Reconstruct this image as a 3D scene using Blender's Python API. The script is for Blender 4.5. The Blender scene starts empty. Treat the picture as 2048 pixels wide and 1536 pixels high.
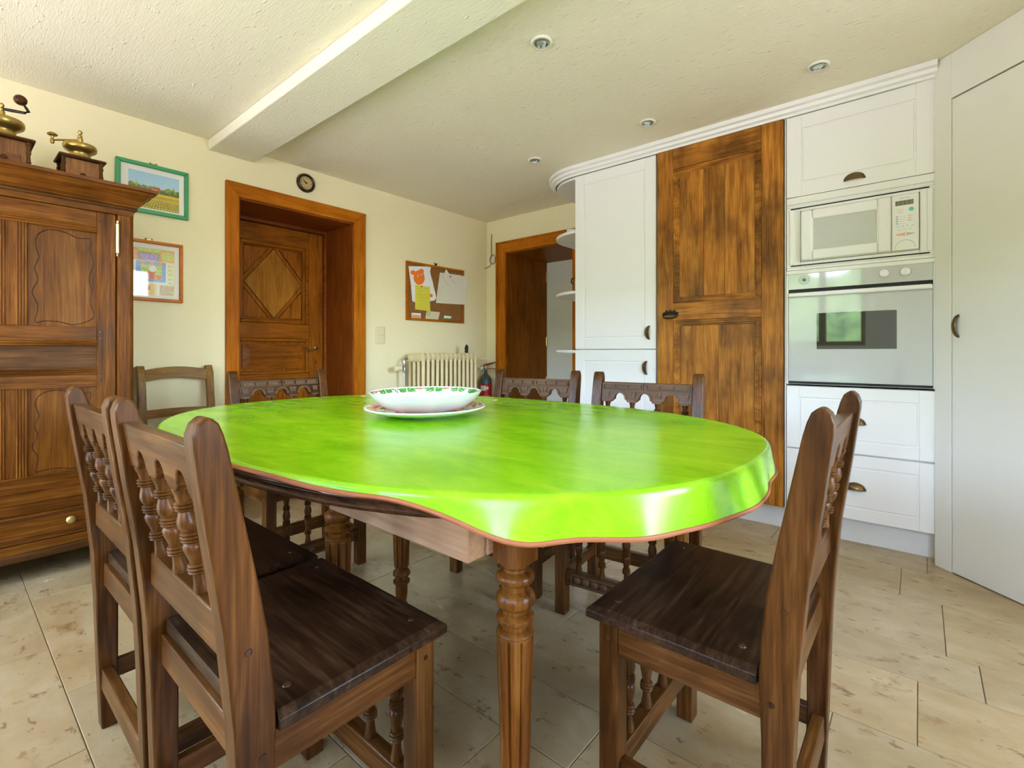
import bpy, bmesh, math, random
from mathutils import Vector, Matrix, noise as mnoise
PI = math.pi
random.seed(7)
sc = bpy.context.scene
C = sc.collection

# ------------------------------------------------------------------ camera, world, sun, exposure
CAM_H = 0.97
cam_d = bpy.data.cameras.new('camera')
cam = bpy.data.objects.new('camera', cam_d); C.objects.link(cam)
cam.location = (0, 0, CAM_H)
cam.rotation_euler = (PI/2, 0, math.radians(40.05 - 90))
cam_d.sensor_width = 36; cam_d.lens = 36*970/2048
cam_d.shift_y = -64/2048
cam_d.clip_start = 0.02; cam_d.clip_end = 200
sc.camera = cam

w = bpy.data.worlds.new('sky'); sc.world = w; w.use_nodes = True
nt = w.node_tree; nt.nodes.clear()
sky = nt.nodes.new('ShaderNodeTexSky'); sky.sky_type = 'NISHITA'
sky.sun_disc = False; sky.sun_elevation = math.radians(48); sky.sun_rotation = math.radians(60)
sky.air_density = 1.0; sky.dust_density = 2.0; sky.ozone_density = 1.0
bg = nt.nodes.new('ShaderNodeBackground'); bg.inputs[1].default_value = 1.0
hs = nt.nodes.new('ShaderNodeHueSaturation'); hs.inputs['Saturation'].default_value = 0.9
wo = nt.nodes.new('ShaderNodeOutputWorld')
# below the horizon an even glow is added as ground, to brighten the ceiling
GROUND_GLOW = (1.55, 1.50, 1.68)
wtc = nt.nodes.new('ShaderNodeTexCoord'); wsep = nt.nodes.new('ShaderNodeSeparateXYZ'); wgt = nt.nodes.new('ShaderNodeMath'); wgt.operation = 'GREATER_THAN'; wgt.inputs[1].default_value = 0.0
wmix = nt.nodes.new('ShaderNodeMix'); wmix.data_type = 'RGBA'; wmix.inputs[6].default_value = (*GROUND_GLOW, 1)
nt.links.new(wtc.outputs['Generated'], wsep.inputs[0]); nt.links.new(wsep.outputs[2], wgt.inputs[0]); nt.links.new(wgt.outputs[0], wmix.inputs[0])
nt.links.new(sky.outputs[0], hs.inputs['Color']); nt.links.new(hs.outputs[0], wmix.inputs[7])
nt.links.new(wmix.outputs[2], bg.inputs[0]); nt.links.new(bg.outputs[0], wo.inputs[0])

sc.view_settings.view_transform = 'Standard'; sc.view_settings.look = 'None'
sc.view_settings.gamma = 1; sc.view_settings.use_curve_mapping = False
sc.view_settings.exposure = 3.10
cy = sc.cycles
cy.use_denoising = True
try: cy.denoiser = 'OPENIMAGEDENOISE'
except Exception: pass
cy.use_adaptive_sampling = True; cy.adaptive_threshold = .05; cy.adaptive_min_samples = 20
cy.max_bounces = 8; cy.diffuse_bounces = 5; cy.glossy_bounces = 5; cy.transmission_bounces = 6
cy.sample_clamp_indirect = 12; cy.caustics_reflective = False; cy.caustics_refractive = False

# ------------------------------------------------------------------ mesh helpers
class MB:
    """collects faces; T maps (x, y, z) to the frame of the thing or to the world"""
    def __init__(s, T=None): s.v = []; s.f = []; s.T = T; s.col = []
    def add(s, vs, fs):
        o = len(s.v)
        s.v += [tuple(s.T(*p)) if s.T else tuple(p) for p in vs]
        s.f += [tuple(i+o for i in f) for f in fs]
        return s
    def box(s, x0, x1, y0, y1, z0, z1):
        return s.add([(x0,y0,z0),(x1,y0,z0),(x1,y1,z0),(x0,y1,z0),(x0,y0,z1),(x1,y0,z1),(x1,y1,z1),(x0,y1,z1)],
                     [(0,3,2,1),(4,5,6,7),(0,1,5,4),(1,2,6,5),(2,3,7,6),(3,0,4,7)])
    def loft(s, rings, closed=True, caps=True):
        n = len(rings[0]); vs = [p for r in rings for p in r]; fs = []
        for k in range(len(rings)-1):
            for i in range(n if closed else n-1):
                j = (i+1) % n
                fs.append((k*n+i, k*n+j, (k+1)*n+j, (k+1)*n+i))
        if caps and closed:
            fs.append(tuple(range(n-1, -1, -1))); fs.append(tuple((len(rings)-1)*n+i for i in range(n)))
        return s.add(vs, fs)
    def prism(s, poly, a, b, axis='y'):
        def pt(p, t):
            return {'y': (p[0], t, p[1]), 'x': (t, p[0], p[1]), 'z': (p[0], p[1], t)}[axis]
        return s.loft([[pt(p, a) for p in poly], [pt(p, b) for p in poly]])
    def lathe(s, prof, seg=16, c=(0,0,0), axis='z', caps=True):
        rings = []
        for r, t in prof:
            ring = []
            for i in range(seg):
                a = 2*PI*i/seg; p, q = r*math.cos(a), r*math.sin(a)
                d = {'z': (p, q, t), 'y': (p, t, q), 'x': (t, p, q)}[axis]
                ring.append((c[0]+d[0], c[1]+d[1], c[2]+d[2]))
            rings.append(ring)
        return s.loft(rings, True, caps)
    def tube(s, path, r, seg=8, closed=False):
        P = [Vector(p) for p in path]; n = len(P); rings = []
        for k in range(n):
            if closed: t = P[(k+1) % n] - P[(k-1) % n]
            else: t = P[min(k+1, n-1)] - P[max(k-1, 0)]
            if t.length < 1e-9: t = Vector((0,0,1))
            t.normalize()
            up = Vector((0,0,1)) if abs(t.z) < .9 else Vector((1,0,0))
            a = t.cross(up).normalized(); b = t.cross(a)
            rr = r[k] if isinstance(r, (list, tuple)) else r
            rings.append([tuple(P[k] + a*rr*math.cos(2*PI*i/seg) + b*rr*math.sin(2*PI*i/seg)) for i in range(seg)])
        if closed: rings.append(rings[0])
        return s.loft(rings, True, not closed)
    def ball(s, c, rx, ry=None, rz=None, seg=14, rg=8):
        ry = rx if ry is None else ry; rz = rx if rz is None else rz
        rings = []
        for k in range(1, rg):
            f = PI*k/rg
            rings.append([(c[0]+rx*math.sin(f)*math.cos(2*PI*i/seg), c[1]+ry*math.sin(f)*math.sin(2*PI*i/seg), c[2]-rz*math.cos(f)) for i in range(seg)])
        return s.loft(rings)
    def grid(s, nx, ny, fn, colfn=None):
        vs = [fn(i/nx, j/ny) for j in range(ny+1) for i in range(nx+1)]
        fs = [(j*(nx+1)+i, j*(nx+1)+i+1, (j+1)*(nx+1)+i+1, (j+1)*(nx+1)+i) for j in range(ny) for i in range(nx)]
        if colfn: s.col += [colfn((i+.5)/nx, (j+.5)/ny) for j in range(ny) for i in range(nx)]
        return s.add(vs, fs)

def wloc(o):
    v = Vector((0,0,0))
    while o is not None: v += o.location; o = o.parent
    return v

def lin(c):
    return tuple(((x/255)/12.92 if x/255 <= .04045 else ((x/255+.055)/1.055)**2.4) for x in c)

def obj(name, mb, mat, parent=None, bevel=0, seg=2, smooth=35, world=False, kind=None, label=None, recalc=True):
    me = bpy.data.meshes.new(name)
    vs = mb.v
    if world and parent is not None:
        o = wloc(parent); vs = [(x-o.x, y-o.y, z-o.z) for x, y, z in vs]
    me.from_pydata(vs, [], mb.f)
    if mb.col:
        at = me.color_attributes.new('Col', 'FLOAT_COLOR', 'CORNER')
        k = 0
        for f, c in zip(mb.f, mb.col):
            l = lin(c)
            for _ in f: at.data[k].color = (l[0], l[1], l[2], 1); k += 1
    elif recalc:
        bm = bmesh.new(); bm.from_mesh(me); bmesh.ops.recalc_face_normals(bm, faces=bm.faces[:]); bm.to_mesh(me); bm.free()
    if smooth:
        for p in me.polygons: p.use_smooth = True
        me.set_sharp_from_angle(angle=math.radians(smooth))
    me.materials.append(mat)
    o = bpy.data.objects.new(name, me); C.objects.link(o)
    if parent is not None: o.parent = parent
    if bevel:
        b = o.modifiers.new('bevel', 'BEVEL'); b.width = bevel; b.segments = seg; b.limit_method = 'ANGLE'; b.angle_limit = math.radians(40)
        b.harden_normals = False
    if kind: o['kind'] = kind
    if label: o['label'] = label
    return o

def tag(o, label, cat, group=None):
    o['label'] = label; o['category'] = cat
    if group: o['group'] = group
    return o
def thing(name, label, cat, loc=(0,0,0), rotz=0, group=None):
    o = bpy.data.objects.new(name, None); C.objects.link(o)
    o.empty_display_size = .05; o.location = loc; o.rotation_euler = (0, 0, rotz)
    return tag(o, label, cat, group)
def dup(root, loc, rotz, label, group=None):
    r = root.copy(); C.objects.link(r); r.location = loc; r.rotation_euler = (0, 0, rotz); r['label'] = label
    if group: r['group'] = group
    for ch in list(root.children):
        c = ch.copy(); C.objects.link(c); c.parent = r
        for g in list(ch.children):
            d = g.copy(); C.objects.link(d); d.parent = c
    return r
def text(name, s, size, T, mat, parent, world=True, thick=.0004, align='LEFT'):
    cu = bpy.data.curves.new(name, 'FONT'); cu.body = s; cu.size = size; cu.extrude = thick; cu.align_x = align
    to = bpy.data.objects.new('tmp', cu); C.objects.link(to)
    dg = bpy.context.evaluated_depsgraph_get()
    me = to.evaluated_get(dg).to_mesh()
    mb = MB(T); mb.add([tuple(v.co) for v in me.vertices], [tuple(p.vertices) for p in me.polygons])
    to.evaluated_get(dg).to_mesh_clear(); bpy.data.objects.remove(to); bpy.data.curves.remove(cu)
    return obj(name, mb, mat, parent, world=world, smooth=0)

# ------------------------------------------------------------------ materials
def newmat(name):
    m = bpy.data.materials.new(name); m.use_nodes = True
    n = m.node_tree; b = n.nodes['Principled BSDF']
    return m, n, b
def plain(name, col, rough=.5, metal=0, spec=.5, coat=0, coat_rough=.05, trans=0, ior=1.45, alpha=None):
    m, n, b = newmat(name)
    b.inputs['Base Color'].default_value = (*col, 1); b.inputs['Roughness'].default_value = rough
    b.inputs['Metallic'].default_value = metal; b.inputs['Specular IOR Level'].default_value = spec
    b.inputs['Coat Weight'].default_value = coat; b.inputs['Coat Roughness'].default_value = coat_rough
    b.inputs['Transmission Weight'].default_value = trans; b.inputs['IOR'].default_value = ior
    return m
def N(n, t, **k):
    o = n.nodes.new(t)
    for a, v in k.items():
        if a in o.inputs: o.inputs[a].default_value = v
        else: setattr(o, a, v)
    return o
def ramp(n, fac, stops):
    r = n.nodes.new('ShaderNodeValToRGB'); e = r.color_ramp.elements
    while len(e) > 1: e.remove(e[0])
    e[0].position = stops[0][0]; e[0].color = (*stops[0][1], 1)
    for p, c in stops[1:]:
        x = e.new(p); x.color = (*c, 1)
    n.links.new(fac, r.inputs[0]); return r
def coords(n, scale, rnd=True, kind='Object'):
    tc = n.nodes.new('ShaderNodeTexCoord'); mp = n.nodes.new('ShaderNodeMapping')
    mp.inputs['Scale'].default_value = scale
    if rnd:
        oi = n.nodes.new('ShaderNodeObjectInfo'); sca = N(n, 'ShaderNodeVectorMath', operation='SCALE'); sca.inputs[3].default_value = 23.0
        cx = n.nodes.new('ShaderNodeCombineXYZ')
        n.links.new(oi.outputs['Random'], cx.inputs[0]); n.links.new(oi.outputs['Random'], cx.inputs[1]); n.links.new(oi.outputs['Random'], cx.inputs[2])
        n.links.new(cx.outputs[0], sca.inputs[0])
        ad = N(n, 'ShaderNodeVectorMath', operation='ADD')
        n.links.new(tc.outputs[kind], ad.inputs[0]); n.links.new(sca.outputs[0], ad.inputs[1]); n.links.new(ad.outputs[0], mp.inputs[0])
    else: n.links.new(tc.outputs[kind], mp.inputs[0])
    return mp.outputs[0]
_woods = {}
def wood(kind, axis='z'):
    """procedural timber, grain along axis; dark, mid, light, roughness, ring scale, blotch"""
    if (kind, axis) in _woods: return _woods[kind, axis]
    D = dict(
        wardrobe=((.040,.010,.001),(.150,.048,.006),(.250,.098,.016),.34,7,.55),
        burl=((.055,.015,.001),(.170,.057,.007),(.255,.102,.016),.34,5,.5),
        wardrobe_dark=((.028,.010,.003),(.090,.036,.011),(.145,.066,.024),.38,9,.4),
        chair=((.025,.008,.001),(.090,.030,.005),(.175,.072,.018),.28,9,.7),
        seat=((.007,.0028,.001),(.034,.0145,.006),(.085,.041,.018),.30,13,.85),
        carved=((.040,.017,.007),(.125,.062,.030),(.20,.108,.056),.45,9,.4),
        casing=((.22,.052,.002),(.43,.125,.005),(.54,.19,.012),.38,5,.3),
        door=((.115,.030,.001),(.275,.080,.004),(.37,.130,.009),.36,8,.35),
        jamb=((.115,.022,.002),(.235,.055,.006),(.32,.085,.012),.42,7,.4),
        pantry=((.095,.028,.003),(.37,.135,.015),(.56,.25,.038),.42,6,.9),
        leg=((.045,.011,.001),(.140,.043,.005),(.235,.092,.016),.30,8,.4),
        apron=((.26,.125,.058),(.38,.205,.108),(.47,.28,.16),.55,7,.35),
        edge=((.012,.005,.002),(.055,.022,.009),(.11,.048,.021),.20,9,.4),
        doorlight=((.16,.050,.004),(.34,.130,.012),(.44,.19,.024),.36,6,.35),
        oak=((.10,.042,.007),(.235,.115,.024),(.32,.175,.045),.42,8,.3),
        mill=((.09,.033,.010),(.24,.100,.033),(.34,.165,.06),.45,8,.4),
        redframe=((.42,.115,.012),(.54,.165,.020),(.60,.20,.032),.4,8,.1))
    d, m_, l, rough, rs, bl = D[kind]
    m, n, b = newmat('wood_%s_%s' % (kind, axis))
    s = {'x': (.10, 1, 1), 'y': (1, .10, 1), 'z': (1, 1, .10)}[axis]
    v = coords(n, s)
    n1 = N(n, 'ShaderNodeTexNoise', Scale=rs*3.2, Detail=5.0, Roughness=.62, Distortion=1.1); n.links.new(v, n1.inputs['Vector'])
    s2 = {'x': (.035, 1, 1), 'y': (1, .035, 1), 'z': (1, 1, .035)}[axis]
    v2 = coords(n, s2)
    n2 = N(n, 'ShaderNodeTexNoise', Scale=170.0, Detail=2.0, Roughness=.6); n.links.new(v2, n2.inputs['Vector'])
    v3 = coords(n, (1,1,.6))
    n3 = N(n, 'ShaderNodeTexNoise', Scale=4.5, Detail=3.0, Roughness=.6); n.links.new(v3, n3.inputs['Vector'])
    mx = N(n, 'ShaderNodeMath', operation='MULTIPLY_ADD'); mx.inputs[1].default_value = .62
    n.links.new(n1.outputs[0], mx.inputs[0])
    m2 = N(n, 'ShaderNodeMath', operation='MULTIPLY'); m2.inputs[1].default_value = .38
    n.links.new(n2.outputs[0], m2.inputs[0]); n.links.new(m2.outputs[0], mx.inputs[2])
    r = ramp(n, mx.outputs[0], [(.30, d), (.50, m_), (.68, l)])
    r3 = ramp(n, n3.outputs[0], [(.36, (1-bl*.62,)*3), (.56, (1,)*3), (.72, (1+.22*bl,)*3)])
    mul = N(n, 'ShaderNodeMix', data_type='RGBA', blend_type='MULTIPLY'); mul.inputs[0].default_value = 1
    n.links.new(r.outputs[0], mul.inputs[6]); n.links.new(r3.outputs[0], mul.inputs[7])
    n.links.new(mul.outputs[2], b.inputs['Base Color'])
    b.inputs['Specular IOR Level'].default_value = .08 if kind in ('wardrobe', 'burl', 'wardrobe_dark', 'door', 'doorlight', 'casing') else .18
    rr = N(n, 'ShaderNodeMath', operation='MULTIPLY_ADD'); rr.inputs[1].default_value = .22; rr.inputs[2].default_value = rough-.08
    n.links.new(n3.outputs[0], rr.inputs[0]); n.links.new(rr.outputs[0], b.inputs['Roughness'])
    bp = N(n, 'ShaderNodeBump', Strength=.22, Distance=.0012); n.links.new(mx.outputs[0], bp.inputs['Height']); n.links.new(bp.outputs[0], b.inputs['Normal'])
    _woods[kind, axis] = m
    return m

def plaster(name, col, stretch, scale, bump, blobs=0, rough=.85, var=.05):
    m, n, b = newmat(name)
    v = coords(n, stretch, rnd=False)
    n1 = N(n, 'ShaderNodeTexNoise', Scale=scale, Detail=5.0, Roughness=.65); n.links.new(v, n1.inputs['Vector'])
    vb = coords(n, (1,1,1), rnd=False)
    n2 = N(n, 'ShaderNodeTexNoise', Scale=1.3, Detail=4.0); n.links.new(vb, n2.inputs['Vector'])
    c = tuple(x*(1-var) for x in col)
    mixf = N(n, 'ShaderNodeMath', operation='MULTIPLY_ADD'); mixf.inputs[1].default_value = .5
    n.links.new(n1.outputs[0], mixf.inputs[0])
    h2 = N(n, 'ShaderNodeMath', operation='MULTIPLY'); h2.inputs[1].default_value = .5
    n.links.new(n2.outputs[0], h2.inputs[0]); n.links.new(h2.outputs[0], mixf.inputs[2])
    r = ramp(n, mixf.outputs[0], [(.38, c), (.62, col)]); n.links.new(r.outputs[0], b.inputs['Base Color'])
    b.inputs['Roughness'].default_value = rough; b.inputs['Specular IOR Level'].default_value = .25
    hgt = n1.outputs[0]
    if blobs:
        vv = coords(n, tuple(x**.35*9 for x in stretch), rnd=False)
        vo = N(n, 'ShaderNodeTexNoise', Scale=blobs, Detail=2.0); n.links.new(vv, vo.inputs['Vector'])
        rb = ramp(n, vo.outputs[0], [(.66, (0,0,0)), (.74, (1.0,)*3)])
        ad = N(n, 'ShaderNodeMath', operation='MULTIPLY_ADD'); ad.inputs[1].default_value = 1.3
        n.links.new(rb.outputs[0], ad.inputs[0]); n.links.new(n1.outputs[0], ad.inputs[2]); hgt = ad.outputs[0]
    bp = N(n, 'ShaderNodeBump', Strength=bump, Distance=.004); n.links.new(hgt, bp.inputs['Height']); n.links.new(bp.outputs[0], b.inputs['Normal'])
    return m

M = {}
M['ceiling'] = plaster('ceiling_plaster', (.86,.81,.64), (9, 1, 1), 22, .42, 2.6)
M['wall'] = plaster('wall_paper', (.84,.76,.49), (1, 1, 9), 16, .16)
M['wallwhite'] = plaster('white_wall', (.82,.80,.72), (1,1,4), 14, .12)
M['beam'] = plaster('beam_plaster', (.86,.82,.66), (9, 1, 1), 22, .42, 2.6)
M['white'] = plain('cabinet_lacquer', (.83,.815,.795), .38)
M['cream'] = plain('cream_lacquer', (.79,.77,.715), .42)
M['plinth'] = plain('plinth_white', (.78,.765,.73), .4)
M['appl'] = plain('appliance_white', (.82,.81,.79), .22)
M['glasswhite'] = plain('oven_white_glass', (.52,.535,.51), .06, coat=.6, coat_rough=.02, spec=.7)
M['ovenwin'] = plain('oven_dark_window', (.018,.030,.028), .03, coat=1, coat_rough=.01, spec=1.0)
M['mwin'] = plain('microwave_window', (.52,.54,.50), .12, coat=.5)
M['black'] = plain('black', (.008,.008,.008), .6)
M['rubber'] = plain('black_plastic', (.012,.012,.013), .4)
M['grey'] = plain('print_grey', (.30,.31,.30), .6)
M['lightgrey'] = plain('print_light_grey', (.50,.52,.50), .6)
M['lcd'] = plain('lcd_olive', (.16,.155,.10), .25)
M['seg'] = plain('lcd_segment', (.42,.44,.30), .4)
M['teal'] = plain('print_teal', (.10,.60,.50), .5)
M['orange_print'] = plain('print_orange', (.75,.42,.25), .5)
M['blue_print'] = plain('print_blue', (.25,.35,.50), .5)
M['bronze'] = plain('antique_bronze', (.19,.115,.048), .33, metal=.85)
M['brass'] = plain('old_brass', (.42,.29,.085), .30, metal=.9)
M['brasslight'] = plain('hinge_brass', (.55,.43,.17), .3, metal=.85)
M['iron'] = plain('wrought_iron', (.020,.017,.014), .5, metal=.5)
M['steel'] = plain('steel', (.45,.45,.43), .3, metal=.9)
M['radiator'] = plain('radiator_enamel', (.66,.54,.30), .35)
M['plasticcream'] = plain('cream_plastic', (.74,.66,.42), .35)
M['red'] = plain('red_paint', (.40,.012,.014), .35)
M['slate'] = plain('slate_green_paint', (.060,.085,.080), .4)
M['paper'] = plain('paper', (.80,.80,.80), .8)
M['papergrey'] = plain('paper_grey', (.70,.67,.55), .8)
M['paperyellow'] = plain('paper_yellow', (.68,.62,.06), .8)
M['papercream'] = plain('paper_cream', (.68,.60,.40), .8)
M['ink'] = plain('ink', (.12,.11,.10), .8)
M['inkfaint'] = plain('ink_faint', (.42,.41,.38), .8)
M['orange'] = plain('orange_crayon', (.85,.20,.015), .8)
M['redpin'] = plain('red_pin', (.60,.02,.015), .35)
M['greenframe'] = plain('green_frame_paint', (.045,.30,.115), .38)
M['mount'] = plain('passepartout', (.78,.77,.70), .8)
M['clockwood'] = plain('clock_dark_wood', (.030,.015,.009), .28)
M['trim_brown'] = plain('cloth_binding', (.36,.115,.045), .6)
M['felt'] = plain('felt_pad', (.75,.72,.62), .9)
M['ceramic'] = plain('white_ceramic', (.80,.80,.77), .14, coat=.3)
M['bulb'] = plain('lamp_glass', (.62,.78,.74), .12, metal=.55)
M['spotrim'] = plain('spot_rim_white', (.80,.79,.70), .35)
M['grout'] = plain('grout', (.30,.245,.17), .9)
M['terracotta'] = plain('terracotta', (.50,.26,.15), .6)
M['cable'] = plain('cable', (.10,.10,.09), .5)
M['winframe'] = wood('oak', 'z')

def vcmat(name, rough, coat=0):
    m, n, b = newmat(name)
    a = n.nodes.new('ShaderNodeVertexColor'); a.layer_name = 'Col'
    n.links.new(a.outputs[0], b.inputs['Base Color']); b.inputs['Roughness'].default_value = rough; b.inputs['Coat Weight'].default_value = coat
    return m
M['print'] = vcmat('printed_paper', .55)
M['glazed'] = vcmat('painted_glaze', .14, .3)
M['printglass'] = vcmat('print_under_glass', .5, .8)

def stone():
    m, n, b = newmat('limestone_tile')
    v = coords(n, (1.5, .8, 1))
    n1 = N(n, 'ShaderNodeTexNoise', Scale=5.0, Detail=9.0, Roughness=.62, Distortion=.3); n.links.new(v, n1.inputs['Vector'])
    r1 = ramp(n, n1.outputs[0], [(.30, (.350,.235,.105)), (.52, (.420,.300,.150)), (.74, (.490,.375,.215))])
    v2 = coords(n, (1.6, .9, 1))
    n2 = N(n, 'ShaderNodeTexNoise', Scale=8.5, Detail=8.0, Roughness=.7); n.links.new(v2, n2.inputs['Vector'])
    r2 = ramp(n, n2.outputs[0], [(.575, (0,)*3), (.63, (.40,)*3), (.70, (.85,)*3)])
    mx = N(n, 'ShaderNodeMix', data_type='RGBA'); mx.inputs[7].default_value = (.250,.120,.032, 1)
    n.links.new(r2.outputs[0], mx.inputs[0]); n.links.new(r1.outputs[0], mx.inputs[6])
    v3 = coords(n, (1, .5, 1))
    n3 = N(n, 'ShaderNodeTexNoise', Scale=30.0, Detail=4.0, Roughness=.65); n.links.new(v3, n3.inputs['Vector'])
    r3 = ramp(n, n3.outputs[0], [(.625, (0,)*3), (.67, (.65,)*3)])
    mx2 = N(n, 'ShaderNodeMix', data_type='RGBA'); mx2.inputs[7].default_value = (.170,.095,.040, 1)
    n.links.new(r3.outputs[0], mx2.inputs[0]); n.links.new(mx.outputs[2], mx2.inputs[6])
    oi = n.nodes.new('ShaderNodeObjectInfo')
    tint = ramp(n, oi.outputs['Random'], [(0, (.94,.95,.99)), (.5, (1,1,1)), (1, (1.04,1.0,.95))])
    mu = N(n, 'ShaderNodeMix', data_type='RGBA', blend_type='MULTIPLY'); mu.inputs[0].default_value = 1
    n.links.new(mx2.outputs[2], mu.inputs[6]); n.links.new(tint.outputs[0], mu.inputs[7]); n.links.new(mu.outputs[2], b.inputs['Base Color'])
    rr = N(n, 'ShaderNodeMath', operation='MULTIPLY_ADD'); rr.inputs[1].default_value = .20; rr.inputs[2].default_value = .14
    n.links.new(n1.outputs[0], rr.inputs[0]); n.links.new(rr.outputs[0], b.inputs['Roughness'])
    return m
M['stone'] = stone()

def clothmat():
    m, n, b = newmat('lime_oilcloth')
    v = coords(n, (1.0, .35, 1), rnd=False)
    mp = v.node; mp.inputs['Rotation'].default_value = (0, 0, math.radians(20))
    n1 = N(n, 'ShaderNodeTexNoise', Scale=11.0, Detail=9.0, Roughness=.7, Distortion=.6); n.links.new(v, n1.inputs['Vector'])
    v2 = coords(n, (1, 1, 1), rnd=False)
    n2 = N(n, 'ShaderNodeTexNoise', Scale=2.2, Detail=4.0, Roughness=.6); n.links.new(v2, n2.inputs['Vector'])
    ad = N(n, 'ShaderNodeMath', operation='MULTIPLY_ADD'); ad.inputs[1].default_value = .6
    h = N(n, 'ShaderNodeMath', operation='MULTIPLY'); h.inputs[1].default_value = .4
    n.links.new(n1.outputs[0], ad.inputs[0]); n.links.new(n2.outputs[0], h.inputs[0]); n.links.new(h.outputs[0], ad.inputs[2])
    r = ramp(n, ad.outputs[0], [(.32, (.120,.385,.002)), (.50, (.235,.545,.005)), (.68, (.370,.670,.020))])
    n.links.new(r.outputs[0], b.inputs['Base Color'])
    b.inputs['Roughness'].default_value = .21; b.inputs['Specular IOR Level'].default_value = .36
    return m
M['cloth'] = clothmat()
def corkmat():
    m, n, b = newmat('cork')
    v = coords(n, (1,1,1)); n1 = N(n, 'ShaderNodeTexNoise', Scale=90.0, Detail=4.0, Roughness=.8); n.links.new(v, n1.inputs['Vector'])
    r = ramp(n, n1.outputs[0], [(.35, (.17,.068,.014)), (.6, (.285,.130,.030))]); n.links.new(r.outputs[0], b.inputs['Base Color']); b.inputs['Roughness'].default_value = .9
    return m
M['cork'] = corkmat()
def leafmat(name, a, c):
    m, n, b = newmat(name)
    v = coords(n, (1,1,1)); n1 = N(n, 'ShaderNodeTexNoise', Scale=3.0, Detail=8.0, Roughness=.75); n.links.new(v, n1.inputs['Vector'])
    r = ramp(n, n1.outputs[0], [(.38, a), (.62, c)]); n.links.new(r.outputs[0], b.inputs['Base Color']); b.inputs['Roughness'].default_value = .8
    return m
M['hedge'] = leafmat('hedge_leaf', (.02,.045,.012), (.07,.13,.035))

# ------------------------------------------------------------------ frames of reference for the wall faces
def frame(ox, oy, ud, od):
    return lambda u, w_, v: (ox + u*ud[0] + w_*od[0], oy + u*ud[1] + w_*od[1], v)
CE = 2.285                      # ceiling height
YA = 3.37                       # wall with the recessed door
XC = 3.61                       # wall behind the kitchen units
XF = 2.94                       # front of the kitchen units
XD, YE = -1.35, -2.3            # walls behind the camera
FA = frame(0, YA, (1,0), (0,-1))
FK = frame(XF, 0, (0,1), (-1,0))
S2 = math.sqrt(.5)
FD = frame(2.94, -.065, (-S2,-S2), (-S2,S2))

def struct(name, mb, mat, parent=None, **k):
    o = obj(name, mb, mat, parent, **k)
    if parent is None: o['kind'] = 'structure'
    return o

# ------------------------------------------------------------------ room shell
fl = struct('floor', MB().box(XD-.1, XC+.75, YE-.1, YA+.55, -.08, -.004), M['grout'])
ROWS = [-1.375, -.975, -.67, -.27, .035, .24, .642, .945, 1.15, 1.557, 1.865, 2.076, 2.485, 2.79, 3.0, 3.405, 3.62]
JOINT = {.24: 1.856, .642: 1.62, .945: 1.247, 1.15: .98, 1.557: .005, 1.865: .48, 2.076: -.065, 2.485: .062, 2.79: .594, .035: 2.18, 3.0: .2}
meshes = {}
for i in range(len(ROWS)-1):
    x0, x1 = ROWS[i], ROWS[i+1]; wd = x1-x0
    L = .80 if wd > .25 else .62
    j = JOINT.get(x0, random.uniform(0, .8))
    y = j - L*math.ceil((j-YE)/L)
    while y < YA:
        a, bb = max(y, YE), min(y+L, YA)
        if bb-a > .03:
            key = (round(wd, 3), round(bb-a, 3))
            if key not in meshes:
                g = .0011
                mb = MB(); mb.box(-wd/2+g, wd/2-g, -(bb-a)/2+g, (bb-a)/2-g, -.008, 0)
                o = obj('tile', mb, M['stone'], fl, bevel=.0012, seg=1, smooth=0); meshes[key] = o
            else:
                o = meshes[key].copy(); C.objects.link(o)
            o.location = ((x0+x1)/2, (a+bb)/2, random.uniform(-.0003, .0003)); o.parent = fl
        y += L
ce = struct('ceiling', MB().box(XD-.5, XC+.9, YE-.5, YA+.6, CE, CE+.25), M['ceiling'])
bm_ = MB(); bm_.box(1.087, 1.357, YE, YA-.001, 2.22, CE-.0005)
struct('ceiling_beam', bm_, M['beam'], bevel=.006, seg=2)

# back wall with the deep door recess
DX0, DX1, DZ = 1.259, 2.089, 1.968
mb = MB()
mb.box(XD-.3, DX0, YA, YA+.5, 0, CE); mb.box(DX1, XC+.75, YA, YA+.5, 0, CE); mb.box(DX0, DX1, YA, YA+.5, DZ, CE)
mb.box(DX0, DX1, YA+.47, YA+.5, 0, DZ)
struct('wall_back', mb, M['wall'])
# right wall with the doorway
EY0, EY1, EZ = 2.327, 3.105, 1.945
mb = MB()
mb.box(XC, XC+.7, EY1, YA, 0, CE); mb.box(XC, XC+.7, -1.2, EY0, 0, CE); mb.box(XC, XC+.7, EY0, EY1, EZ, CE)
struct('wall_right', mb, M['wall'])
# walls behind the camera, with the openings that let the daylight in
def wall_open(name, along, c0, c1, lo, hi, opens, mat):
    mb = MB()
    def bx(a, b, z0, z1):
        if b-a < 1e-4 or z1-z0 < 1e-4: return
        if along == 'y': mb.box(c0, c1, a, b, z0, z1)
        else: mb.box(a, b, c0, c1, z0, z1)
    p = lo
    for a, b, z0, z1 in sorted(opens):
        bx(p, a, 0, CE); bx(a, b, 0, z0); bx(a, b, z1, CE); p = b
    bx(p, hi, 0, CE)
    return struct(name, mb, mat)
OPL = [(.50, 1.42, 1.05, 2.06), (1.62, 2.82, .02, 2.12), (-1.3, -.3, 1.0, 2.06)]
OPE = [(.75, 2.19, .70, 2.27)]
wall_open('wall_left', 'y', XD-.3, XD, YE-.3, YA, OPL, M['wallwhite'])
wall_open('wall_front', 'x', YE-.3, YE, XD, XC+.7, OPE, M['wallwhite'])
P1 = FD(1.05, 0, 0)
mb = MB(); mb.box(P1[0], P1[0]+.12, YE, P1[1], 0, CE)
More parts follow.
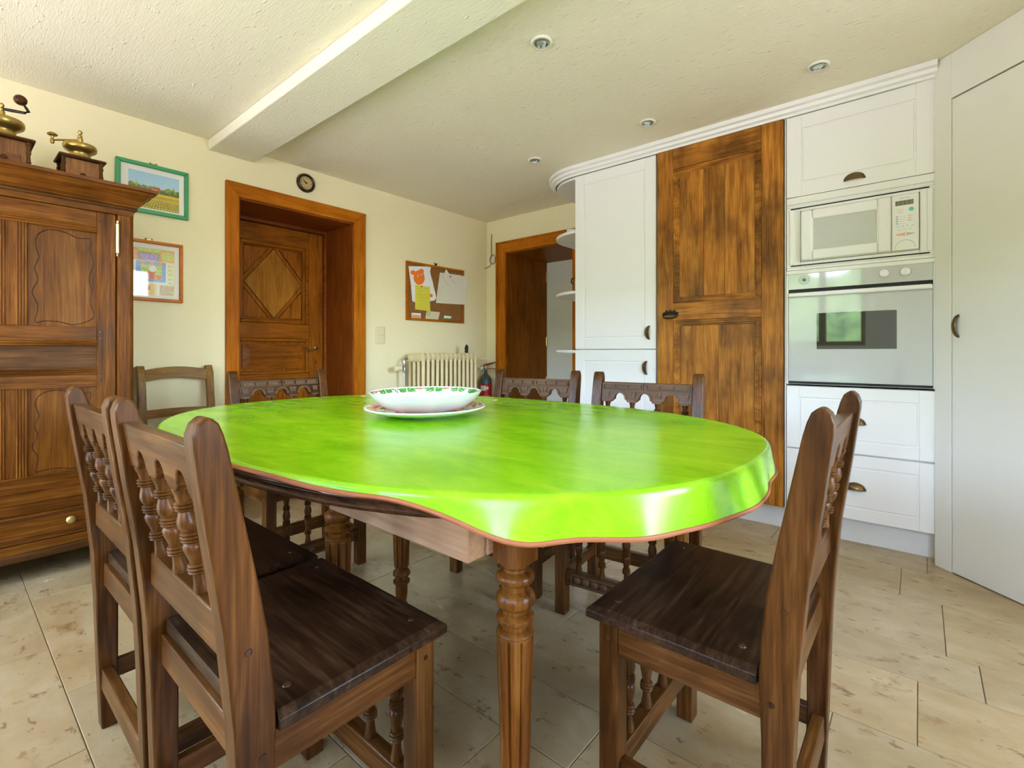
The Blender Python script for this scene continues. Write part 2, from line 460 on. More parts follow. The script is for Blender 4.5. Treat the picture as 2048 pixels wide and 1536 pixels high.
struct('wall_side', mb, M['wallwhite'])

def win(idx, along, c, a, b, z0, z1, mull):
    mb = MB()
    def bx(p, q, r0, r1, d=.05):
        if along == 'y': mb.box(c-.20, c-.20+d, p, q, r0, r1)
        else: mb.box(p, q, c-.20, c-.20+d, r0, r1)
    f = .055
    bx(a, a+f, z0, z1); bx(b-f, b, z0, z1); bx(a+f, b-f, z0, z0+f); bx(a+f, b-f, z1-f, z1)
    for m_ in mull: bx(m_-.04, m_+.04, z0+f, z1-f)
    struct('window_%d' % idx, mb, M['winframe'])
    ld = bpy.data.lights.new('portal', 'AREA'); ld.shape = 'RECTANGLE'
    ld.size, ld.size_y = (b-a), (z1-z0); ld.cycles.is_portal = True
    lo = bpy.data.objects.new('window_portal', ld); C.objects.link(lo)
    if along == 'y':
        lo.location = (c-.26, (a+b)/2, (z0+z1)/2); lo.rotation_euler = Vector((1,0,0)).to_track_quat('-Z', 'Z').to_euler()
    else:
        lo.location = ((a+b)/2, c-.26, (z0+z1)/2); lo.rotation_euler = Vector((0,1,0)).to_track_quat('-Z', 'Z').to_euler()
for k, o in enumerate(OPL): win(k+1, 'y', XD, *o, [(o[0]+o[1])/2])
for k, o in enumerate(OPE): win(k+4, 'x', YE, *o, [(o[0]+o[1])/2])

# garden
def hedge(name, label, x0, y0, x1, y1, h, dpt):
    mb = MB(); n = 60
    dx, dy = x1-x0, y1-y0; L = math.hypot(dx, dy); nx, ny = -dy/L, dx/L
    rings = []
    for i in range(n+1):
        s = i/n; ring = []
        for k in range(14):
            a = 2*PI*k/14
            rr = 1+.25*mnoise.noise((s*14+3, math.cos(a)*2, math.sin(a)*2))
            o_ = math.cos(a)*dpt*rr; z = h*.5+math.sin(a)*h*.5*rr
            ring.append((x0+dx*s+nx*o_, y0+dy*s+ny*o_, z))
        rings.append(ring)
    mb.loft(rings)
    tag(obj(name, mb, M['hedge']), label, 'hedge')
hedge('hedge', 'tall clipped green hedge across the lawn outside the kitchen window', -12, -8, -12, 10, 3.4, 1.2)

# ------------------------------------------------------------------ door 1: recessed diamond-panel door with casing
cas = struct('trim_1', MB().box(1.182, DX0, YA-.022, YA+.02, 0, 1.975), wood('casing', 'z'), bevel=.004)
def mitre(T, poly, w0, w1): 
    return MB(T).loft([[(p[0], w0, p[1]) for p in poly], [(p[0], w1, p[1]) for p in poly]])
FY = frame(0, YA, (1,0), (0,-1))
cas.data.clear_geometry()
mbx = mitre(FY, [(1.182,0),(DX0,0),(DX0,DZ),(1.182,2.06)], -.02, .022); cas.data.from_pydata(mbx.v, [], mbx.f)
obj('casing_board', mitre(FY, [(2.191,0),(DX1,0),(DX1,DZ),(2.191,2.06)], -.02, .022), wood('casing', 'z'), cas, bevel=.004)
obj('casing_board', mitre(FY, [(1.182,2.06),(DX0,DZ),(DX1,DZ),(2.191,2.06)], -.02, .022), wood('casing', 'x'), cas, bevel=.004)
YD = 3.80
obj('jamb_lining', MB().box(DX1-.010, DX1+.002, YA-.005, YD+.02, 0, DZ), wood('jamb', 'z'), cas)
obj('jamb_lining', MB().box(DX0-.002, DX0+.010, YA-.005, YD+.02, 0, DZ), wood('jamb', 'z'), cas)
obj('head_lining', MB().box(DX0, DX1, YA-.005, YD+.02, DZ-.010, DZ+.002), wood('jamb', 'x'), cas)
FDr = frame(0, YD, (1,0), (0,-1))
d1 = struct('door_1', MB(FDr).box(1.295, 2.075, -.03, 0, .01, 1.93), wood('door', 'z'))
W = wood('door', 'z'); WX = wood('door', 'x')
# stop bead around the leaf
obj('stop_bead', MB(FDr).box(1.26, 2.089, 0, .05, 1.935, 1.968).box(2.063, 2.089, 0, .05, 0, 1.935).box(1.26, 1.285, 0, .05, 0, 1.935), wood('jamb', 'x'), d1, bevel=.004)
def frm(mb, u0, u1, v0, v1, t, w0, w1):
    mb.box(u0, u0+t, w0, w1, v0, v1); mb.box(u1-t, u1, w0, w1, v0, v1); mb.box(u0+t, u1-t, w0, w1, v0, v0+t); mb.box(u0+t, u1-t, w0, w1, v1-t, v1)
    return mb
obj('stile', MB(FDr).box(1.945, 2.063, 0, .018, .01, 1.93), W, d1, bevel=.004)
obj('stile', MB(FDr).box(1.285, 1.40, 0, .018, .01, 1.93), W, d1, bevel=.004)
obj('rail', MB(FDr).box(1.40, 1.945, 0, .018, 1.80, 1.93), WX, d1, bevel=.004)
obj('rail', MB(FDr).box(1.40, 1.945, 0, .018, 1.075, 1.19), WX, d1, bevel=.004)
obj('rail', MB(FDr).box(1.40, 1.945, 0, .018, .70, .80), WX, d1, bevel=.004)
obj('rail', MB(FDr).box(1.40, 1.945, 0, .018, .01, .20), WX, d1, bevel=.004)
pm = obj('panel_moulding', frm(MB(FDr), 1.40, 1.945, 1.19, 1.80, .028, 0, .024), WX, d1, bevel=.008)
# diamond panel: lozenge border strips with four sunk triangles
cu, cv, hu, hv = 1.672, 1.495, .215, .265
pn = obj('diamond_panel', MB(FDr).prism([(cu-hu,cv),(cu,cv-hv),(cu+hu,cv),(cu,cv+hv)], 0, .007, 'y'), wood('doorlight', 'z'), d1, bevel=.003)
obj('groove_shade', MB(FDr).tube([(cu-hu,.003,cv),(cu,.003,cv-hv),(cu+hu,.003,cv),(cu,.003,cv+hv)], .004, 6, True), wood('edge', 'z'), d1)  # dark strip paints the shade of a groove; no channel is cut
for sx in (-1, 1):
    for sz in (-1, 1):
        t0 = .036
        tri = [(cu+sx*hu, cv+sz*hv), (cu+sx*hu, cv+sz*t0*1.35), (cu+sx*t0*1.1, cv+sz*hv)]
        cpn = obj('corner_panel', MB(FDr).prism(tri, 0, .006, 'y'), W, d1, bevel=.003)
        obj('groove_shade', MB(FDr).tube([(p[0], .003, p[1]) for p in tri], .0045, 6, True), wood('edge', 'z'), cpn)  # same dark strip as painted groove shade around each triangle
obj('panel_border', frm(MB(FDr), cu-hu-.03, cu+hu+.03, cv-hv-.032, cv+hv+.032, .024, 0, .014), W, d1, bevel=.003)
obj('panel_moulding', frm(MB(FDr), 1.40, 1.945, .80, 1.075, .026, 0, .024), WX, d1, bevel=.008)
mb = MB(FDr)
a, b_ = (1.445, 1.90), (.845, 1.03)
mb.loft([[(a[0], 0, b_[0]), (a[1], 0, b_[0]), (a[1], 0, b_[1]), (a[0], 0, b_[1])],
         [(a[0], .01, b_[0]), (a[1], .01, b_[0]), (a[1], .01, b_[1]), (a[0], .01, b_[1])],
         [(a[0]+.05, .016, b_[0]+.05), (a[1]-.05, .016, b_[0]+.05), (a[1]-.05, .016, b_[1]-.05), (a[0]+.05, .016, b_[1]-.05)]])
obj('raised_panel', mb, WX, d1, smooth=0)
obj('panel', MB(FDr).box(1.44, 1.905, 0, .012, .24, .66), W, d1, bevel=.004)
hd = obj('door_handle', MB(FDr).tube([(2.005, .015, 1.003), (2.005, .05, 1.003), (1.985, .058, .998), (1.955, .060, .985), (1.930, .060, .985), (1.905, .058, 1.005), (1.893, .056, 1.018)], [.008,.007,.007,.008,.007,.006,.007], 8), M['brass'], d1)
obj('rosette', MB(FDr).lathe([(.018,.0),(.018,.006),(.010,.012)], 14, (2.005, .018, 1.003), 'y'), M['brass'], d1)
obj('keyhole', MB(FDr).box(2.001, 2.008, .017, .019, .875, .900), M['black'], d1)

# ------------------------------------------------------------------ door 2: doorway in the right wall with a white leaf at the back
FC = frame(XC, 0, (0,1), (-1,0))
c2 = struct('trim_2', mitre(FC, [(3.223,0),(EY1,0),(EY1,EZ),(3.223,2.052)], -.02, .022), wood('casing', 'z'), bevel=.004)
obj('casing_board', mitre(FC, [(2.217,0),(EY0,0),(EY0,EZ),(2.217,2.052)], -.02, .022), wood('casing', 'z'), c2, bevel=.004)
obj('casing_board', mitre(FC, [(3.223,2.052),(EY1,EZ),(EY0,EZ),(2.217,2.052)], -.02, .022), wood('casing', 'y'), c2, bevel=.004)
obj('casing_bead', MB(FC).box(3.205, 3.223, .018, .032, 0, 2.052).box(2.217, 3.223, .018, .032, 2.036, 2.052), wood('casing', 'z'), c2, bevel=.004)
XB = 4.27
obj('jamb_lining', MB().box(XC-.005, XB, EY1-.010, EY1+.002, 0, EZ), wood('door', 'z'), c2)
obj('jamb_lining', MB().box(XC-.005, XB, EY0-.002, EY0+.010, 0, EZ), wood('door', 'z'), c2)
obj('head_lining', MB().box(XC-.005, XB, EY0, EY1, EZ-.010, EZ+.002), wood('door', 'x'), c2)
FB = frame(XB, 0, (0,1), (-1,0))
d2 = struct('door_2', MB(FB).box(EY0, EY1, -.04, 0, 0, EZ-.01), M['wallwhite'])
for v in (.65, 1.08, 1.78):
    obj('hinge', MB(FB).lathe([(.008, v-.05), (.008, v+.05)], 8, (EY1-.01, .008, 0), 'z'), M['brass'], d2)
struct('wall_passage', MB().box(XB+.05, XB+.09, EY0-.2, EY1+.2, 0, CE), M['wallwhite'])

# ------------------------------------------------------------------ kitchen units
def cup_handle(mb, u, v, ang, a=.041, b=.033, c=.022):
    ca, sa = math.cos(ang), math.sin(ang)
    def put(x, y, w_): return (u + x*ca - y*sa, w_, v + x*sa + y*ca)
    n, m_ = 18, 7
    for k, (s_, off) in enumerate(((1, 0), (.88, 0))):
        mb.add([put(s_*a*math.cos(PI*i/n)*math.cos(PI/2*j/m_), s_*b*math.sin(PI*i/n)*math.cos(PI/2*j/m_), s_*c*math.sin(PI/2*j/m_)) for j in range(m_+1) for i in range(n+1)],
               [(j*(n+1)+i, j*(n+1)+i+1, (j+1)*(n+1)+i+1, (j+1)*(n+1)+i) for j in range(m_) for i in range(n)])
    for w0, rr in ((.001, 1.06), (.004, 1.02)):
        mb.tube([put(rr*a*math.cos(PI*i/n), rr*b*math.sin(PI*i/n), w0) for i in range(n+1)], .0022, 6)
    mb.tube([put(a*.92*math.cos(PI*j/12), .001, c*.94*math.sin(PI*j/12)) for j in range(13)], .0022, 6)
    return mb
def routed(T, u0, u1, v0, v1, inset, th=.020, g=.008, dep=.0048):
    mb = MB(T)
    mb.box(u0, u1, -th+.002, -dep, v0, v1)
    i = inset
    frm(mb, u0, u1, v0, v1, i, -dep, 0)
    mb.box(u0+i+g, u1-i-g, -dep, -.0008, v0+i+g, v1-i-g)
    return mb
def front(thing_, name, u0, u1, v0, v1, inset, hu_, hv_, hang, mat='white', T=None):
    T = T or FK
    d = obj(name, routed(T, u0, u1, v0, v1, inset), M[mat], thing_, bevel=.0016, seg=2, world=True)
    obj('cup_handle', cup_handle(MB(T), hu_, hv_, hang), M['bronze'], d, world=True, label='bronze half-moon cup handle')
    return d

# left tall cabinet
t = thing('tall_cabinet', 'tall white two-door cabinet between the round-ended shelves and the wooden door', 'cabinet', (3.27, 1.58, 0))
obj('body', MB(FK).box(1.272, 1.884, -.66, -.022, .13, 2.222), M['white'], t, world=True)
front(t, 'door', 1.279, 1.882, .990, 2.219, .075, 1.320, 1.094, -PI/2)
front(t, 'door', 1.279, 1.882, .136, .984, .075, 1.338, .868, -PI/2)
# rounded shelf unit
t = thing('corner_shelf_unit', 'white open shelf unit with round-ended shelves beside the doorway', 'shelf', (3.3, 2.0, 0))
def rounded(z0, z1, r=.315, off=0):
    pts = [(XF+.001-off, 1.886)] + [(3.26-(r+off)*math.cos(PI/2*i/14), 1.886+(r+off)*math.sin(PI/2*i/14)) for i in range(15)] + [(XC-.002, 1.886+r+off), (XC-.002, 1.886)]
    return MB().prism(pts[1:], z0, z1, 'z')
for z in (.13, .550, .962, 1.388, 1.822):
    obj('shelf', rounded(z, z+.022), M['white'], t, world=True, bevel=.006, seg=2)
obj('back_panel', MB().box(XC-.014, XC-.002, 1.886, 2.19, .152, 2.2), M['white'], t, world=True)
obj('top_board', rounded(2.205, 2.222, .31), M['white'], t, world=True)
# cornice: one moulded run with the rounded end
def cornice():
    mb = MB(); prof = [(0, 2.222), (.012, 2.222), (.014, 2.234), (.030, 2.240), (.034, 2.256), (.050, 2.262), (.052, CE-.001), (0, CE-.001)]
    path = [(XF, -.062, -1, 0), (XF, 1.884, -1, 0)]
    for i in range(1, 15):
        a = PI/2*i/14; path.append((3.26-.32*math.cos(a), 1.884+.32*math.sin(a), -math.cos(a), math.sin(a)))
    path.append((XC-.002, 2.204, 0, 1))
    rings = [[(x+nx*p, y+ny*p, z) for p, z in prof] for x, y, nx, ny in path]
    return mb.loft(rings)
struct('trim_3', cornice(), M['white'], smooth=40)
struct('baseboard_right', MB().box(3.025, 3.045, -.14, 2.10, 0, .132), M['plinth'])

# pantry: old wooden door
t = thing('pantry_cabinet', 'pantry unit closed by an old panelled wooden door between white cabinets', 'cabinet', (3.27, .91, 0))
obj('body', MB(FK).box(.556, 1.269, -.66, -.032, .132, 2.222), M['white'], t, world=True)
PZ, PX = wood('pantry', 'z'), wood('pantry', 'y')
pd = obj('door', MB(FK).box(.561, 1.268, -.030, -.008, .136, 2.221), PZ, t, world=True, label='old brown oak door leaf with two sunk panels')
obj('stile', MB(FK).box(1.165, 1.268, -.008, .012, .136, 2.221), PZ, pd, world=True, bevel=.003)
obj('stile', MB(FK).box(.561, .668, -.008, .012, .136, 2.221), PZ, pd, world=True, bevel=.003)
for v0, v1 in ((2.095, 2.221), (1.165, 1.27), (.136, .235)):
    obj('rail', MB(FK).box(.668, 1.165, -.008, .0115, v0, v1), PX, pd, world=True, bevel=.003)
for v0, v1 in ((1.27, 2.095), (.235, 1.165)):
    mb = MB(FK)
    for i_, (ww, tt) in enumerate(((.008, .012), (.003, .026), (-.002, .036))): frm(mb, .668, 1.165, v0, v1, tt, -.008, ww)
    obj('panel_moulding', mb, PX, pd, world=True, bevel=.003)
    us = (.704, .865, .985, 1.129) if v0 > 1 else (.704, .90, 1.129)
    for a, b_ in zip(us[:-1], us[1:]):
        obj('panel_plank', MB(FK).box(a+.0006, b_-.0006, -.0085, -.0035+.0012*((a*37) % 1), v0+.036, v1-.036), wood('pantry', 'z'), pd, world=True, bevel=.001, seg=1)
ph = obj('iron_plate', MB(FK).prism([(1.135,1.195),(1.225,1.195),(1.232,1.212),(1.215,1.219),(1.205,1.232),(1.192,1.222),(1.180,1.234),(1.168,1.222),(1.155,1.232),(1.145,1.219),(1.128,1.212)], .012, .015, 'y'), M['iron'], pd, world=True, label='black wrought iron pull on a scalloped plate')
mb = MB(FK); pts = []
for i in range(24):
    a = 2*PI*i/24; pts.append((1.180+.044*math.copysign(abs(math.cos(a))**.6, math.cos(a)), .026, 1.196+.017*math.sin(a)))
mb.tube(pts, .0045, 8, closed=True)
obj('pull_ring', mb, M['iron'], pd, world=True)

# appliance unit
t = thing('oven_cabinet', 'white tall unit with top flap and two drawers housing microwave and oven', 'cabinet', (3.27, .245, 0))
obj('side_panel', MB(FK).box(.551, .556, -.66, -.004, .132, 2.222), M['white'], t, world=True)
obj('side_panel', MB(FK).box(-.064, -.059, -.66, -.004, .132, 2.222), M['white'], t, world=True)
obj('body', MB(FK).box(-.058, .550, -.66, -.40, .14, 2.22).box(-.058, .550, -.40, -.022, 1.79, 2.222).box(-.058, .550, -.40, -.022, .14, .79), M['white'], t, world=True)
front(t, 'flap_door', -.057, .547, 1.793, 2.220, .070, .248, 1.826, 0)
front(t, 'drawer', -.057, .547, .464, .790, .058, .245, .610, 0)
front(t, 'drawer', -.057, .547, .136, .456, .058, .245, .286, 0)
# microwave housing frame (part of the unit)
mb = MB(FK)
mb.box(-.057, .547, -.02, 0, 1.737, 1.790); mb.box(-.057, .547, -.02, 0, 1.403, 1.417)
mb.box(.4825, .547, -.02, 0, 1.417, 1.737); mb.box(-.057, -.0005, -.02, 0, 1.417, 1.737)
mb.box(-.0005, .4825, -.02, .002, 1.712, 1.737); mb.box(-.0005, .4825, -.02, .002, 1.417, 1.4445)
hf = obj('microwave_frame', mb, M['appl'], t, world=True, bevel=.002)
obj('vent_slot', MB(FK).box(-.034, .526, -.002, .0036, 1.7255, 1.7315), M['black'], hf, world=True, label='thin black ventilation slot')
obj('vent_slot', MB(FK).box(-.036, .526, -.002, .0036, 1.4235, 1.4295), M['black'], hf, world=True, label='thin black ventilation slot')
obj('frame_rib', MB(FK).box(.512, .532, 0, .005, 1.436, 1.722), M['appl'], hf, world=True, bevel=.003)
obj('frame_rib', MB(FK).box(-.047, -.026, 0, .005, 1.436, 1.722), M['appl'], hf, world=True, bevel=.003)
obj('frame_rib', MB(FK).box(-.057, .547, 0, .008, 1.750, 1.756), M['appl'], hf, world=True, bevel=.003)

# microwave
t = thing('microwave_oven', 'white built-in microwave with small display and keypad above the oven', 'microwave', (3.1, .24, 1.446))
obj('casing', MB(FK).box(.002, .480, -.36, .004, 1.4465, 1.710), M['appl'], t, world=True, bevel=.003)
md = obj('door', frm(MB(FK), .104, .479, 1.449, 1.7085, .052, .004, .020), M['appl'], t, world=True, bevel=.008, seg=3)
obj('window', MB(FK).box(.150, .430, .004, .012, 1.490, 1.668), M['mwin'], md, world=True, label='grey mesh door window')
obj('window_bezel', frm(MB(FK), .150, .432, 1.488, 1.670, .010, .010, .0165), M['appl'], md, world=True, bevel=.004)
pn = obj('control_panel', MB(FK).box(.003, .101, .004, .017, 1.449, 1.7085), M['appl'], t, world=True, bevel=.003)
dsp = obj('display', MB(FK).box(.022, .088, .017, .0178, 1.659, 1.681), M['lcd'], pn, world=True, label='dark olive digital display')
mb = MB(FK)
for k in range(4):
    u = .080-.0155*k
    for (a, b_, c, d) in ((0,.007,.009,.0098),(0,.007,-.0004,.0004),(0,.007,-.0098,-.009)): mb.box(u-b_, u-a, .0178, .0181, 1.670+c*.75, 1.670+d*.75)
    for a in (0, .0065):
        for z in (.0012, -.0068): mb.box(u-a-.0008, u-a, .0178, .0181, 1.670+z, 1.670+z+.0056)
mb.box(.0478, .0490, .0178, .0181, 1.672, 1.674).box(.0478, .0490, .0178, .0181, 1.666, 1.668)
obj('display_digits', mb, M['seg'], dsp, world=True, label='8888 segment digits')
TK = lambda u0, w0, v0: (lambda x, y, z: FK(u0-x, w0+z, v0+y))
text('maker_name', 'DAEWOO', .0085, TK(.074, .0172, 1.690), M['grey'], pn)
obj('start_button', MB(FK).lathe([(.0095, .017), (.0095, .0182)], 18, (.030, 0, 1.637), 'y'), M['teal'], pn, world=True, label='round turquoise button')
mb = MB(FK)
for r_ in range(4): mb.box(.060, .085-.004*(r_ % 2), .017, .0174, 1.642-.006*r_, 1.6432-.006*r_)
for r_ in range(4): mb.box(.052, .088, .017, .0174, 1.605-.011*r_, 1.6062-.011*r_)
for r_ in range(3): mb.box(.022, .044, .017, .0174, 1.605-.011*r_, 1.6062-.011*r_)
for k in range(3): frm(mb, .028+.020*k, .040+.020*k, 1.540, 1.551, .0009, .017, .0174)
obj('printed_legend', mb, M['lightgrey'], pn, world=True)
mb = MB(FK)
for r_ in range(4): mb.box(.078, .086, .017, .0176, 1.606-.011*r_, 1.610-.011*r_)
obj('dish_icons', mb, M['blue_print'], pn, world=True)
mb = MB(FK)
for r_ in range(3): mb.box(.030, .042, .017, .0176, 1.607-.011*r_, 1.610-.011*r_)
mb.prism([(.052,1.515),(.086,1.520),(.086,1.524),(.052,1.531)], .017, .0178, 'y')
obj('orange_keys', mb, M['orange_print'], pn, world=True)
mb = MB(FK)
for k in range(4): mb.box(.022+.0175*k, .031+.0175*k, .017, .0176, 1.560, 1.5625)
obj('teal_legend', mb, M['teal'], pn, world=True)
obj('start_key', MB(FK).prism([(.048,1.515),(.018,1.521),(.018,1.524),(.048,1.531)], .017, .0178, 'y'), M['lightgrey'], pn, world=True)
mb = MB(FK); mb.tube([(.052+.037*math.cos(PI*i/20), .017, 1.456+.040*math.sin(PI*i/20)) for i in range(21)], .0007, 5)
obj('door_button_outline', mb, M['grey'], pn, world=True)

# oven
t = thing('oven', 'white built-in oven with dark glass window under the microwave', 'oven', (3.1, .245, .80))
obj('casing', MB(FK).box(-.056, .546, -.40, -.012, .800, 1.398), M['appl'], t, world=True)
obj('side_trim', MB(FK).box(.537, .548, -.012, .006, .800, 1.380), M['appl'], t, world=True, bevel=.002)
obj('side_trim', MB(FK).box(-.058, -.047, -.012, .006, .800, 1.380), M['appl'], t, world=True, bevel=.002)
obj('top_trim', MB(FK).box(-.058, .548, -.012, .006, 1.381, 1.401), M['appl'], t, world=True, bevel=.002)
cp = obj('control_panel', MB(FK).box(-.047, .537, -.012, .008, 1.300, 1.381), M['glasswhite'], t, world=True, bevel=.002, label='glossy white control panel')
obj('air_gap', MB(FK).box(-.047, .537, -.012, -.002, 1.278, 1.300), M['black'], t, world=True)
od = obj('door', MB(FK).box(-.046, .536, -.012, .012, .815, 1.262), M['glasswhite'], t, world=True, bevel=.003, label='glossy white glass oven door')
obj('window', MB(FK).box(.083, .407, .0120, .0130, .985, 1.170), M['ovenwin'], od, world=True, label='dark oven window')
obj('door_handle', MB(FK).box(-.046, .536, .010, .030, 1.258, 1.281), M['appl'], od, world=True, bevel=.008, seg=3)
obj('lower_gap', MB(FK).box(-.047, .537, -.012, .002, .804, .814), M['black'], t, world=True)
text('maker_name', 'Scholtès', .0165, TK(.288, .0122, .842), M['lightgrey'], od)
for u in (.130, .050):
    kn = obj('knob', MB(FK).lathe([(.0205, .008), (.0205, .014), (.0175, .028), (.016, .029)], 24, (u, 0, 1.347), 'y'), M['appl'], cp, world=True)
    obj('knob_grip', MB(FK).box(u-.004, u+.004, .028, .036, 1.331, 1.363), M['appl'], kn, world=True, bevel=.002)
ck = obj('timer_dial', MB(FK).lathe([(.024, .008), (.024, .0088)], 28, (.463, 0, 1.348), 'y'), M['glasswhite'], cp, world=True)
mb = MB(FK); mb.tube([(.463+.023*math.cos(2*PI*i/32), .0092, 1.348+.023*math.sin(2*PI*i/32)) for i in range(32)], .0009, 5, True)
mb.tube([(.463+.014*math.cos(2*PI*i/32), .0092, 1.348+.014*math.sin(2*PI*i/32)) for i in range(32)], .0006, 5, True)
for i in range(12):
    a = 2*PI*i/12; mb.box(.463+.0185*math.cos(a)-.0007, .463+.0185*math.cos(a)+.0007, .0088, .0094, 1.348+.0185*math.sin(a)-.0012, 1.348+.0185*math.sin(a)+.0012)
mb.box(.484, .489, .0088, .0094, 1.345, 1.351)
obj('dial_marks', mb, M['grey'], ck, world=True)
obj('dial_knob', MB(FK).lathe([(.0085, .0088), (.0085, .015), (.006, .018)], 16, (.463, 0, 1.348), 'y'), M['lcd'], ck, world=True)

# diagonal white panel wall with its flush door
struct('wall_diagonal', MB(FD).box(0, 1.05, -.10, 0, 0, CE), M['cream'])
d3 = struct('door_3', MB(FD).box(.0795, 1.0, .001, .018, .004, 2.078), M['cream'], bevel=.002)
obj('fixed_panel', MB(FD).box(0, .076, .001, .018, 0, CE-.001), M['cream'], d3, bevel=.0015)
obj('fixed_panel', MB(FD).box(.076, 1.04, .001, .018, 2.085, CE-.001), M['cream'], d3, bevel=.0015)
obj('shadow_gap', MB(FD).box(.0765, 1.0, .0005, .004, 2.0775, 2.0855), M['iron'], d3)
obj('cup_handle', cup_handle(MB(frame(FD(0,.018,0)[0], FD(0,.018,0)[1], (-S2,-S2), (-S2,S2))), .112, 1.082, PI/2, a=.046, b=.030), M['bronze'], d3, label='bronze half-moon cup handle')

# ------------------------------------------------------------------ wardrobe
FW = frame(0, 2.88, (1,0), (0,-1))
t = thing('wardrobe', 'old carved oak wardrobe with moulded cornice and brass hinges at the left', 'wardrobe', (.20, 3.12, 0))
WZ, WXx = wood('wardrobe', 'z'), wood('wardrobe', 'x')
L0, L1 = -.213, .613
obj('carcass', MB(FW).box(L0+.01, L1-.012, -.47, -.03, .10, 1.66), WZ, t, world=True)
for a, b_ in ((L1-.068, L1), (L0, L0+.068)):
    pts = [(a, .0)] + [(b_, 0)]
    obj('corner_post', MB(FW).box(a, b_, -.05, .004, .09, 1.655), WZ, t, world=True, bevel=.016, seg=3)
for a in (L1-.066, L0+.006):
    for yb in (-.46, -.06):
        obj('foot', MB(FW).box(a, a+.06, yb, yb+.06, 0, .10), WZ, t, world=True, bevel=.006)
# frieze, cornice
obj('frieze', MB(FW).box(L0+.002, L1-.002, -.05, .006, 1.612, 1.675), WXx, t, world=True, bevel=.003)
obj('frieze_bead', MB(FW).box(L0-.010, L1+.010, -.06, .018, 1.640, 1.652), wood('wardrobe_dark', 'x'), t, world=True, bevel=.005)
def wcornice():
    mb = MB(FW); prof = [(0, 1.652), (.012, 1.654), (.016, 1.664), (.024, 1.668), (.030, 1.684), (.046, 1.704), (.062, 1.716), (.066, 1.726), (.078, 1.728), (.080, 1.742), (.0, 1.742)]
    rings = []
    for (u, wq, nu, nw) in ((L0, -.46, -1, 0), (L0, 0, -1, 1), (L1, 0, 1, 1), (L1, -.46, 1, 0)):
        rings.append([(u+nu*p, wq+nw*p, z) for p, z in prof])
    mb.loft(rings); mb.box(L0, L1, -.46, 0, 1.66, 1.7415)
    return mb
obj('cornice', wcornice(), WXx, t, world=True, smooth=30)
# door
D0, D1 = -.142, .545
dr = obj('door', MB(FW).box(D0, D1, -.03, -.012, .33, 1.612), wood('wardrobe_dark', 'z'), t, world=True)
obj('stile', MB(FW).box(.476, D1-.002, -.012, .004, .33, 1.610), WZ, dr, world=True, bevel=.002)
obj('stile', MB(FW).box(D0+.002, -.073, -.012, .004, .33, 1.610), WZ, dr, world=True, bevel=.002)
def rail(v0, v1, flute):
    r_ = obj('rail', MB(FW).box(-.073, .476, -.012, .002, v0, v1), WXx, dr, world=True, bevel=.002)
    mb = MB(FW)
    for z in flute: mb.lathe([(.0045, -.073), (.0045, .476)], 8, (0, .002, z), 'x')
    if flute: obj('reed', mb, WXx, r_, world=True)
rail(1.513, 1.610, (1.518, 1.529, 1.540)); rail(.997, 1.083, (1.002, 1.012, 1.022)); rail(.812, .897, (.892, .882, .872)); rail(.33, .445, ())
obj('middle_panel', MB(FW).box(-.073, .476, -.012, -.006, .897, .997), wood('wardrobe_dark', 'x'), dr, world=True)
for v0, v1 in ((1.083, 1.513), (.445, .812)):
    mu = obj('mullion', MB(FW).box(.150, .252, -.012, .002, v0, v1), WZ, dr, world=True, bevel=.002)
    mb = MB(FW)
    for u in (.220, .229, .238, .247, .155, .164, .173, .182): mb.lathe([(.0033, v0), (.0033, v1)], 8, (u, .002, 0), 'z')
    obj('reed', mb, WZ, mu, world=True)
    for u0, u1, fl_ in ((.252, .476, 1), (-.073, .150, -1)):
        pp = obj('panel', MB(FW).box(u0, u1, -.012, -.0085, v0, v1), wood('burl', 'z'), dr, world=True)
        # carved outline field, scalloped like a picture frame
        q = [(.10,.04),(.24,.05),(.45,.045),(.62,.02),(.78,.04),(.93,.09),(.95,.16),(.90,.27),(.915,.40),(.88,.52),(.93,.62),(.95,.70),(.885,.82),(.905,.93),(.72,.925),(.52,.965),(.33,.975),(.17,.93),(.105,.85),(.125,.75),(.15,.68),(.09,.57),(.135,.46),(.06,.33),(.135,.20)]
        P = []
        n_ = len(q)
        for i in range(n_):
            p0, p1, p2, p3 = (Vector(q[(i+k-1) % n_]) for k in range(4))
            for s_ in (0, .25, .5, .75):
                P.append(.5*((2*p1)+(p2-p0)*s_+(2*p0-5*p1+4*p2-p3)*s_*s_+(3*p1-p0-3*p2+p3)*s_**3))
        poly = [((u0+(u1-u0)*(p.x if fl_ > 0 else 1-p.x)), v0+(v1-v0)*p.y) for p in P]
        obj('carved_groove', MB(FW).tube([(p[0], -.0082, p[1]) for p in poly], .0019, 6, True), wood('edge', 'z'), pp, world=True)
for v in (1.50, .62):
    for du in (.52,):
        hb = obj('hinge', MB(FW).lathe([(.003, v-.085), (.0055, v-.08), (.004, v-.072), (.0075, v-.068), (.0075, v+.068), (.004, v+.072), (.0055, v+.08), (.003, v+.085)], 10, (.549, .010, 0), 'z'), M['brasslight'], dr, world=True, label='long brass pin hinge')
for v in (1.57, 1.545, 1.06, 1.03, .86, .84, .42):
    obj('peg', MB(FW).lathe([(.005, .004), (.0035, .0055)], 8, (.488, 0, v), 'y'), wood('edge', 'z'), dr, world=True)
